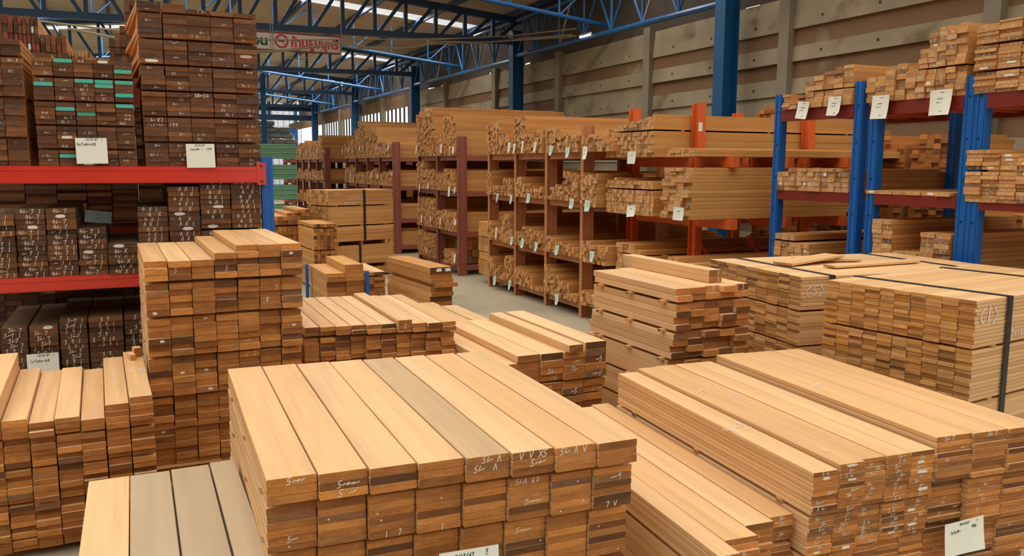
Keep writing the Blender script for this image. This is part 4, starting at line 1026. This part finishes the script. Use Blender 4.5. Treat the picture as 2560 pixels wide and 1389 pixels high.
# low blue cross beams and the lone post near the far end
for i, (z, x1, l) in enumerate(((4.8, 11.3, 'upper blue cross beam near the far end'), (4.32, 9.6, 'lower blue cross beam near the far end'))):
    o = MB().box((-6, 45.9, z-.14), (9.4 if i == 0 else 9.2, 46.1, z+.14), MATS['navy']).build('cross_beam'); tag(o, l, 'beam')
pl_ = py(660, 300, 30)
o = MB().ibeam((pl_.x, 30, 0), (pl_.x, 30, 4.9), .16, .16, .014, MATS['steelblue'], (1, 0, 0)).build('steel_post'); tag(o, 'slim blue post standing beside the green laths', 'post')
o = MB().box((-6, 52, 3.6), (9.2, 52.2, 4.05), MATS['lightblue']).build('cross_beam'); tag(o, 'bright blue rail above the grey bales', 'beam')
for k, u in enumerate((672, 738)):
    p = py(u, 260, YB-.1); o = MB().box((p.x-.1, YB-.15, 0), (p.x+.1, YB-.02, 7.2), MATS['lightblue']).build('wall_stud'); tag(o, ['light blue stud on the white end wall, left of two', 'light blue stud on the white end wall, in its corner'][k], 'stud')
# grey bales on a shelf at the far end
bz = py(700, 362, 47).z
e = empty('bale_rack', (5, 47, 0)); tag(e, 'far blue rack carrying grey wrapped bales', 'rack')
xL, xR = py(600, 340, 47).x, py(752, 340, 47).x
addp(MB().box((xL, 46.9, bz-.25), (xR, 48.4, bz-.001), MATS['lightblue']), 'deck', e)
for x in (xL+.2, xR-.2): addp(MB().box((x-.08, 47, 0), (x+.08, 47.2, bz-.25), MATS['blue']), 'leg', e)
def bale_mesh():
    mb = MB(); n = 12; vs = []; m_ = 7
    for i in range(m_+1):
        x = i/m_*.0+(-.5+i/m_); s = 1-.22*abs(2*i/m_-1)**4-(.04 if i in (2, 5) else 0)
        for k in range(n):
            a = 2*math.pi*k/n; c, d = math.cos(a), math.sin(a); q = (abs(c)**3+abs(d)**3)**(-1/3)
            vs.append((x*1.15, c*q*.36*s, .30+d*q*.30*s))
    fs = [(i*n+k, i*n+(k+1) % n, (i+1)*n+(k+1) % n, (i+1)*n+k) for i in range(m_) for k in range(n)]
    fs += [tuple(range(n))[::-1], tuple(m_*n+k for k in range(n))]
    mb.add(vs, fs, MATS['bale']); return mb.mesh('wrapped_bale')
bm_ = bale_mesh(); q = 0
for row, cnt_ in enumerate((6, 6, 6, 4)):
    for k in range(cnt_):
        x = xR-.45-.66*(cnt_-1-k)-(.18*row if row < 3 else 1.2)
        o = bpy.data.objects.new('wrapped_bale', bm_); COL.objects.link(o); o.scale = (.56, .8, .56); o.location = (x, 47.6, bz+.34*row); o.rotation_euler = (0, 0, 0)
        tag(o, f'grey wrapped bale, {ORD[row+1]} layer up, {ORD[k+1]} from left on the far rack', 'bale', 'grey bales on the far rack')
# stacked brown timber pile near the far columns
pile(bk, 6.0, 25.0, -math.pi/2, 0, 8, 22, .28, .12, 2.2, (W['mid'], W['mid_end']), rag=1)
# green laths on orange arms
ge = empty('cantilever_rack', (3.0, 21.6, 0)); tag(ge, 'orange armed rack holding pale green laths at the end of the aisle', 'rack')
gx0, gx1 = py(700, 400, 21).x, py(736, 400, 21).x
for x in (gx1-.05,):
    addp(MB().box((x-.05, 22.0, 0), (x+.05, 22.1, 2.2), MATS['orange']), 'column', ge)
gh = [(705, 382, 430), (705, 428, 470), (708, 468, 500), (700, 500, 540)]
for i, z in enumerate((1.95, 1.45, .95, .45)):
    addp(MB().box((gx1-.09, 20.9, z-.09), (gx1-.01, 22.0, z-.001), MATS['orange']), 'arm', ge)
    addp(MB().box((gx1-1.3, 20.9, z-.09), (gx1-1.22, 22.0, z-.001), MATS['orange']), 'arm', ge)
    for j in range(2):
        mb = MB(); xa = (gx0-.75 if j == 0 else gx0-.15)
        for r in range(6):
            for k in range(5):
                yy = 21.0+j*.48+k*.075+(r % 2)*.03; zz = z+.035+r*.06
                xs0 = xa+rnd.uniform(-.06, .06)
                mb.tube([(xs0, yy, zz), (gx1+.05, yy, zz)], .033, MATS['green'], 6); mb.tube([(xs0-.004, yy, zz), (xs0, yy, zz)], .033, MATS['greenend'], 6)
        o = mb.build('lath_bundle'); tag(o, f'bundle of pale green laths on the {["top", "second", "third", "lowest"][i]} orange arm, {["front", "rear"][j]} of two', 'bundle', 'green lath bundles on the orange arms')
# ================================================================== hanging sign
sy = 18.7
a = py(851, 90, sy); b = py(851, 137, sy); c = py(560, 80, sy)
zt_, zb_ = a.z, b.z; xl, xr_ = c.x, a.x
sg = empty('hanging_sign', ((xl+xr_)/2, sy, zt_)); tag(sg, 'white sign with red frame hanging from the first navy roof truss', 'sign')
addp(MB().box((xl, sy, zb_), (xr_, sy+.02, zt_), MATS['white']), 'board_panel', sg)
mb = MB()
mb.box((xl, sy-.008, zt_-.035), (xr_, sy+.028, zt_), MATS['frame']); mb.box((xl, sy-.008, zb_), (xr_, sy+.028, zb_+.035), MATS['frame']); mb.box((xr_-.012, sy-.008, zb_), (xr_, sy+.028, zt_), MATS['frame'])
addp(mb, 'frame', sg)
hh = zt_-zb_
cx_ = py(704, 107, sy).x; cz = (zt_+zb_)/2+.01; ro, ri = hh*.36, hh*.265
vs = []; n = 40
for yy in (sy-.006, sy-.001):
    for rad in (ro, ri): vs += [(cx_+rad*math.cos(2*math.pi*k/n), yy, cz+rad*math.sin(2*math.pi*k/n)) for k in range(n)]
fs = []
for k in range(n):
    q = (k+1) % n; fs += [(k, q, n+q, n+k), (k, 2*n+k, 2*n+q, q), (n+k, n+q, 3*n+q, 3*n+k)]
mb = MB(); mb.add(vs, fs, MATS['signred'])
mb.bar((cx_-ri*.8, sy-.0035, cz+ri*.75), (cx_+ri*.8, sy-.0035, cz-ri*.75), .004, .03, MATS['signred'], up=Vector((0, 1, 0)))
mb.v = [v for v in mb.v]
addp(mb, 'no_smoking_symbol', sg)
mb = MB(); mb.box((cx_-ri*.62, sy-.003, cz-.012), (cx_+ri*.5, sy-.001, cz+.012), MATS['ink']); addp(mb, 'cigarette_bar', sg)
def text_part(body, xc, zc, height, mat, name, width=None):
    cu = bpy.data.curves.new(name, 'FONT'); cu.body = body; cu.align_x = 'CENTER'; cu.align_y = 'CENTER'; cu.size = height; cu.extrude = .002; cu.offset = height*.045
    o = bpy.data.objects.new(name, cu); COL.objects.link(o)
    bpy.context.view_layer.update()
    me = bpy.data.meshes.new_from_object(o.evaluated_get(bpy.context.evaluated_depsgraph_get())); wd = max((v.co.x for v in me.vertices), default=1)-min((v.co.x for v in me.vertices), default=0)
    bpy.data.objects.remove(o); me.materials.clear(); me.materials.append(mat)
    t = bpy.data.objects.new(name, me); COL.objects.link(t); t.parent = sg; t.location = (xc-sg.location.x, -.004, zc-sg.location.z); t.rotation_euler = (math.pi/2, 0, 0)
    if width and wd > 0: t.scale = (width/wd, 1, 1)
    return t
xa, xb = py(727, 110, sy).x, py(846, 110, sy).x
text_part('ห้ามสูบบุหรี่', (xa+xb)/2, cz-.02, hh*.62, MATS['signred'], 'lettering', xb-xa)
xa, xb = py(600, 110, sy).x, py(669, 110, sy).x
text_part('เดือน', (xa+xb)/2, cz-.02, hh*.6, MATS['signgreen'], 'lettering', xb-xa)
for u in (675, 681, 852):
    p = py(u, 60, sy); addp(MB().tube([(p.x, sy-.015, zb_), (p.x, sy-.015, 4.95)], .008, MATS['grey'], 6), 'hanger', sg)
# cables strung across
CB_ = [
 ('beige cable sagging past the sign, upper strand', [(560, 96), (700, 100), (840, 99), (1000, 98), (1130, 96), (1200, 94), (1290, 88), (1400, 76), (1440, 72)], .016),
 ('beige cable looping below the sign lettering', [(560, 130), (700, 126), (780, 116), (838, 107), (900, 116), (960, 120), (1030, 118), (1100, 105), (1200, 106), (1300, 97), (1400, 90), (1430, 88)], .024),
 ('thin beige cable beneath the sign lettering', [(560, 133), (690, 130), (790, 118), (838, 110), (890, 120), (980, 124), (1060, 112), (1140, 109), (1260, 103), (1390, 94)], .015),
 ('loose thin cable drooping under the sign', [(720, 146), (760, 146), (790, 133), (838, 110)], .01),
 ('pale cable running from the wall tubes to the truss', [(1000, 100), (1100, 99), (1210, 92), (1300, 93), (1400, 95), (1440, 90)], .012)]
for lab, pts, r in CB_:
    P = [py(u, v, 18.2) if u < 1300 else px(u, v, 8.82) for u, v in pts]; Q = []
    for i in range(len(P)-1):
        p0, p1, p2, p3 = P[max(i-1, 0)], P[i], P[i+1], P[min(i+2, len(P)-1)]
        for k in range(6):
            t = k/6; Q.append(.5*((2*p1)+(p2-p0)*t+(2*p0-5*p1+4*p2-p3)*t*t+(3*p1-p0-3*p2+p3)*t**3))
    Q.append(P[-1]); o = MB().tube(Q, r, MATS['cable'], 6).build('cable', smooth=True); tag(o, lab, 'cable')
for lab, (u0, v0), (u1, v1), r in (('beige conduit sloping behind the tall dark stack, upper of two', (95, 52), (420, 88), .014), ('beige conduit sloping behind the tall dark stack, lower of two', (170, 71), (420, 117), .02)):
    o = MB().tube([py(u0, v0, 12.5), py((u0+u1)/2, (v0+v1)/2+2, 12.5), py(u1, v1, 12.5)], r, MATS['cable'], 6).build('cable'); tag(o, lab, 'cable')
o = MB()
# fluorescent tube by the wall
p = px(1463, 90, 8.9); l = empty('tube_lamp', p); tag(l, 'small white tube lamp under the lattice girder', 'lamp')
addp(MB().tube([(p.x, p.y-.22, p.z), (p.x, p.y+.22, p.z)], .02, plain('tube_glow', (240, 240, 240), emit=(255, 255, 250), es=2)), 'glass_tube', l)
addp(MB().box((p.x-.02, p.y-.25, p.z+.02), (p.x+.02, p.y+.25, p.z+.05), MATS['white']), 'fitting', l)
# ================================================================== paper notes
Y0 = LY-.042
for lab, (u0, u1, v0, v1), lines, cor in [
   ('white paper note on the stack with teal painted ends', (187, 270, 344, 409), [('12/3/67', .02, -.05, .016), ('I', .34, -.06, .016), ('4x7x4L=20', -.15, -.24, .018)], 0),
   ('white paper note at the foot of the tall left-rack stack', (464, 538, 359, 419), [('12/3/67', -.02, -.06, .014), ('1x6x4L -', -.14, -.22, .016), ('199', .3, -.22, .018)], 0)]:
    A, Bp = py(u0, v0, Y0), py(u1, v1, Y0); paper('paper_note', lab, ((A.x+Bp.x)/2, Y0, A.z), 0, Bp.x-A.x, A.z-Bp.z, MATS['paper'], lines, .004, -.015, 'paper notes on the dark stacks', .001)
A, Bp = py(66, 886, LY-.03), py(149, 925, LY-.03)
paper('paper_note', 'cream paper note on the floor-level piles of the red rack', ((A.x+Bp.x)/2, LY-.03, A.z), 0, Bp.x-A.x, .2, MATS['paper'], [('12/3/67', .02, -.06, .016), ('I', .34, -.06, .016), ('1x7x4L-60', -.1, -.25, .018)], .004, 0, 'paper notes on the dark stacks')
A, Bp = py(218, 527, LY+.3), py(268, 550, LY+.3)
paper('paper_note', 'small pale printed note in the shadow above the lowest mid-shelf pile', ((A.x+Bp.x)/2, 7.0, py(240, 527, 7.0).z), 0, .18, .09, MATS['mint'], [('~~~~', 0, -.3, .012), ('~~~~', 0, -.6, .012)], .01, .1, 'paper notes on the dark stacks')
# foreground notes
d = Vector((math.cos(yw), math.sin(yw), 0)) if False else None
f1 = Vector((a_s1[0], a_s1[1], 0)); sl = math.atan2(sk1, w1)
dirx = Vector((math.cos(yw1), math.sin(yw1), 0)); diry = Vector((-math.sin(yw1), math.cos(yw1), 0))
def on_front(u, v):   # where the sight line meets the front face of the wide stack
    n = (dirx*math.cos(sl)+diry*math.sin(sl)).cross(Vector((0, 0, 1))); dd = ray(u, v); return EYE+dd*((f1-EYE).dot(n)/dd.dot(n))
A, Bp = on_front(1090, 1374), on_front(1237, 1354)
paper('paper_note', 'white dated paper note low on the wide front stack', tuple((A+Bp)/2-diry*.03+Vector((0, 0, .004))), yw1+sl, (Bp-A).length, .15, MATS['paper'], [('8/12/67', -.08, -.12, .0125), ('5', .3, -.09, .012), ('-', .3, -.17, .012), ('1x6x5L', -.2, -.4, .012)], .003, -.02, 'paper notes on the front stacks', .001)
p = pz(2410, 1300, .40)
fy = (Vector((a3o[0], a3o[1], 0))); dx2 = X3; dy2 = Vector((-math.sin(yw2), math.cos(yw2), 0))
def on_front2(u, v):
    n = dy2; q = fy-dy2*.035; dd = ray(u, v); return EYE+dd*((q-EYE).dot(n)/dd.dot(n))
A, Bp = on_front2(2362, 1306), on_front2(2458, 1291)
paper('paper_note', 'cream paper note on the wide boards of the corner stack', tuple((A+Bp)/2), yw2, (Bp-A).length, .135, MATS['paper'], [('28/12/67', .0, -.1, .0085), ('I', .33, -.09, .009), ('1x7x7L:', -.22, -.30, .0105), ('802', .25, -.24, .011)], .008, -.06, 'paper notes on the front stacks', .002)
# notes on the blue and red rack
for i, (lab, u, v, w, h, yw_) in enumerate([
    ('white note hanging at the far end of the top dark red beam', (2010, 254), 0, .135, .15, .1), ('white note hanging just left of the double blue upright', (2088, 241), 0, .14, .16, .05),
    ('white note hanging just right of the double blue upright', (2203, 238), 0, .165, .185, -.03), ('large white note under the pile with paper scraps', (2354, 224), 0, .185, .185, 0)]):
    p = px(u[0], u[1], RX-.045)
    paper('paper_note', lab, p, -math.pi/2, w, h, MATS['paper'], [('~-~', .05, -.1, .014), ('~~~=~', -.02, -.35, .014), ('~~ ~', -.05, -.5, .014), ('~~', .1, -.85, .014)], .02, [.12, .04, .02, .0][i], 'white notes on the top red beam', .006, .2 if i == 1 else 0)
# small tags on the brown racks
TG = [(1273, 356, 12, 24, 'paper'), (1286, 359, 11, 25, 'paper'), (1307, 352, 9, 30, 'paper'), (1338, 355, 13, 24, 'paper'), (1378, 364, 15, 24, 'mint'), (1419, 369, 17, 25, 'mint'), (1463, 366, 19, 32, 'paper'),
      (1244, 483, 10, 22, 'mint'), (1278, 487, 11, 22, 'mint'), (1322, 484, 13, 23, 'mint'), (1430, 496, 15, 25, 'mint'), (1469, 500, 19, 28, 'mint'),
      (1241, 568, 7, 28, 'paper'), (1280, 591, 11, 21, 'mint'), (1307, 596, 13, 23, 'mint'), (1341, 605, 13, 23, 'mint'), (1393, 613, 15, 24, 'mint'), (1480, 627, 16, 27, 'mint'),
      (1237, 690, 12, 22, 'mint'), (1275, 700, 12, 24, 'mint'), (1392, 735, 15, 26, 'mint')]
shelf = ['top']*7+['second']*5+['third']*6+['bottom']*3; cur = None
for i, (u, v, w_, h_, mt) in enumerate(TG):
    k = 1 if shelf[i] != cur else k+1; cur = shelf[i]
    p = px(u, v, BX-.075); s = (p-EYE).dot(fw)/FPX
    paper('paper_tag', f'{"pale blue-green" if mt == "mint" else "white"} tag on the {cur} shelf of the brown rack, {ORD[k]} from left', p, -math.pi/2, w_*s*1.35, h_*s, MATS[mt], [('~~', 0, -.3, .02), ('~~', 0, -.55, .02)], .02, rnd.uniform(-.08, .08), 'tags on the brown rack', .006)
p = px(1580, 378, 4.79); s = (p-EYE).dot(fw)/FPX
paper('paper_tag', 'white tag below the upper orange-arm pile', p, -math.pi/2, .16, .13, MATS['paper'], [('~~', 0, -.3, .02)], .01, 0, 'tags on the lath piles', .003)
p = px(1578, 513, 4.79); paper('paper_tag', 'white tag below the checkered pile on the lower orange arms', p, -math.pi/2, .16, .12, MATS['paper'], [('~~', 0, -.3, .02)], .02, -.1, 'tags on the lath piles', .006)
p = px(1697, 518, 4.79); paper('paper_tag', 'large white tag below the tall lath pile', p, -math.pi/2, .17, .125, MATS['paper'], [('~~~', 0, -.3, .02)], .01, 0, 'tags on the lath piles', .003)
p = py(1735, 305, 7.03); o = paper('paper_tag', 'small white sticker on the tallest orange column', (5.335, 7.055, p.z), 0, .05, .09, MATS['paper'], [], 0, 0, 'tags on the lath piles', 0)
TG2 = [(1041, 364, 5, 20, 'far bay, top shelf'), (1103, 360, 8, 22, 'near bay, top shelf, beside two others'), (1124, 366, 4, 24, 'near bay, top shelf, middle one'), (1133, 366, 8, 17, 'near bay, top shelf, crumpled'), (1049, 460, 5, 20, 'far bay, second shelf, hanging low'), (1071, 458, 6, 13, 'far bay, second shelf, short one'), (1123, 466, 9, 25, 'near bay, second shelf, long one'), (1137, 467, 6, 16, 'near bay, second shelf, small one'),
       (1054, 538, 5, 17, 'far bay, third shelf, left one'), (1076, 540, 5, 18, 'far bay, third shelf, right one'), (1101, 543, 5, 18, 'near bay, third shelf, slim one'), (1138, 548, 9, 14, 'near bay, third shelf, curled one'), (1065, 619, 5, 15, 'far bay, bottom shelf'), (1137, 634, 8, 22, 'near bay, bottom shelf')]
for u, v, w_, h_, l in TG2:
    p = px(u, v, BX-.075); s = (p-EYE).dot(fw)/FPX
    paper('paper_tag', f'white tag on the first maroon rack, {l}', p, -math.pi/2, w_*s*1.5, h_*s, MATS['paper'], [], .01, rnd.uniform(-.1, .1), 'tags on the maroon racks', .004)
TG3 = [(739, 376, 4, 12), (752, 374, 4, 12), (765, 375, 3, 14), (793, 375, 4, 10), (799, 376, 3, 12), (806, 375, 3, 11), (812, 375, 3, 10), (856, 372, 5, 15), (871, 370, 5, 11), (880, 370, 5, 13), (899, 364, 6, 13), (907, 364, 5, 13), (940, 362, 5, 14), (971, 362, 7, 12),
       (736, 434, 3, 8), (757, 430, 3, 10), (768, 432, 3, 10), (790, 440, 3, 12), (806, 438, 3, 12), (877, 432, 4, 20), (883, 436, 4, 18), (906, 436, 4, 13), (929, 430, 5, 15), (944, 434, 6, 13), (980, 430, 5, 9)]
for i, (u, v, w_, h_) in enumerate(TG3):
    p = px(u, v, BX-.08); s = (p-EYE).dot(fw)/FPX
    sh_ = 'top' if i < 14 else 'second'; idx = i+1 if i < 14 else i-13
    paper('paper_tag', f'tiny white tag on the {sh_} shelf of the farther maroon racks, {ORD[idx]} from left', p, -math.pi/2, w_*s*1.5, h_*s, MATS['paper'], [], .01, rnd.uniform(-.1, .1), 'tags on the maroon racks', .004)
# ================================================================== the rest of the boards
for k, v in MASS.items():
    o = v.build(k); tag(o, {'lumber_stock': 'remaining pale and brown boards filling the lower courses of every stack', 'dark_lumber_stock': 'remaining dark boards packed deep in the red rack, with added filler piles behind', 'batten_stock': 'remaining battens and laths packed in the brown and maroon racks'}[k], 'lumber', None, 'stuff')
# ================================================================== light: roof left off over the front of the hall to let sky light in, daylight through the roof sheets
wd = bpy.data.worlds.new('world'); SC.world = wd; wd.use_nodes = True
nt = wd.node_tree; bg = nt.nodes['Background']; bg.inputs[1].default_value = 1.0
tc = N(nt, 'ShaderNodeTexCoord'); sp = N(nt, 'ShaderNodeSeparateXYZ'); nt.links.new(tc.outputs['Generated'], sp.inputs[0])
rp = N(nt, 'ShaderNodeValToRGB'); nt.links.new(sp.outputs['Z'], rp.inputs[0]); el = rp.color_ramp.elements
el[0].position = 0; el[0].color = (.05, .048, .042, 1); el[1].position = 1; el[1].color = (2.15, 2.07, 1.94, 1)
e = el.new(.33); e.color = (.10, .095, .085, 1); e = el.new(.52); e.color = (1.05, 1.01, .94, 1)
mr = N(nt, 'ShaderNodeMapRange'); mr.inputs[1].default_value = .08; mr.inputs[2].default_value = .2; nt.links.new(sp.outputs['X'], mr.inputs[0])
mx = N(nt, 'ShaderNodeMix', data_type='RGBA'); nt.links.new(mr.outputs[0], mx.inputs['Factor']); nt.links.new(rp.outputs[0], mx.inputs[6]); mx.inputs[7].default_value = (1.0, .98, .92, 1)
nt.links.new(mx.outputs[2], bg.inputs[0])
def area(name, loc, sx, sy_, e, col, rot=(0, 0, 0)):
    l = bpy.data.lights.new(name, 'AREA'); l.shape = 'RECTANGLE'; l.size = sx; l.size_y = sy_; l.energy = e; l.color = col
    o = bpy.data.objects.new(name, l); COL.objects.link(o); o.location = loc; o.rotation_euler = rot; return o
for i, (s0, s1) in enumerate(SKY):
    for xc in (5.2, -3.2):
        o = area('skylight_daylight', (xc, (s0+s1)/2, roofz(xc)-.03), 7.6, .6, 130 if s0 < 30 else 240, (1, .97, .92)); o.rotation_euler = (0, math.atan(SL) if xc > XR else -math.atan(SL), 0)
SC.view_settings.exposure = 0.37

print('LONGWHERE', LONG, CNT)
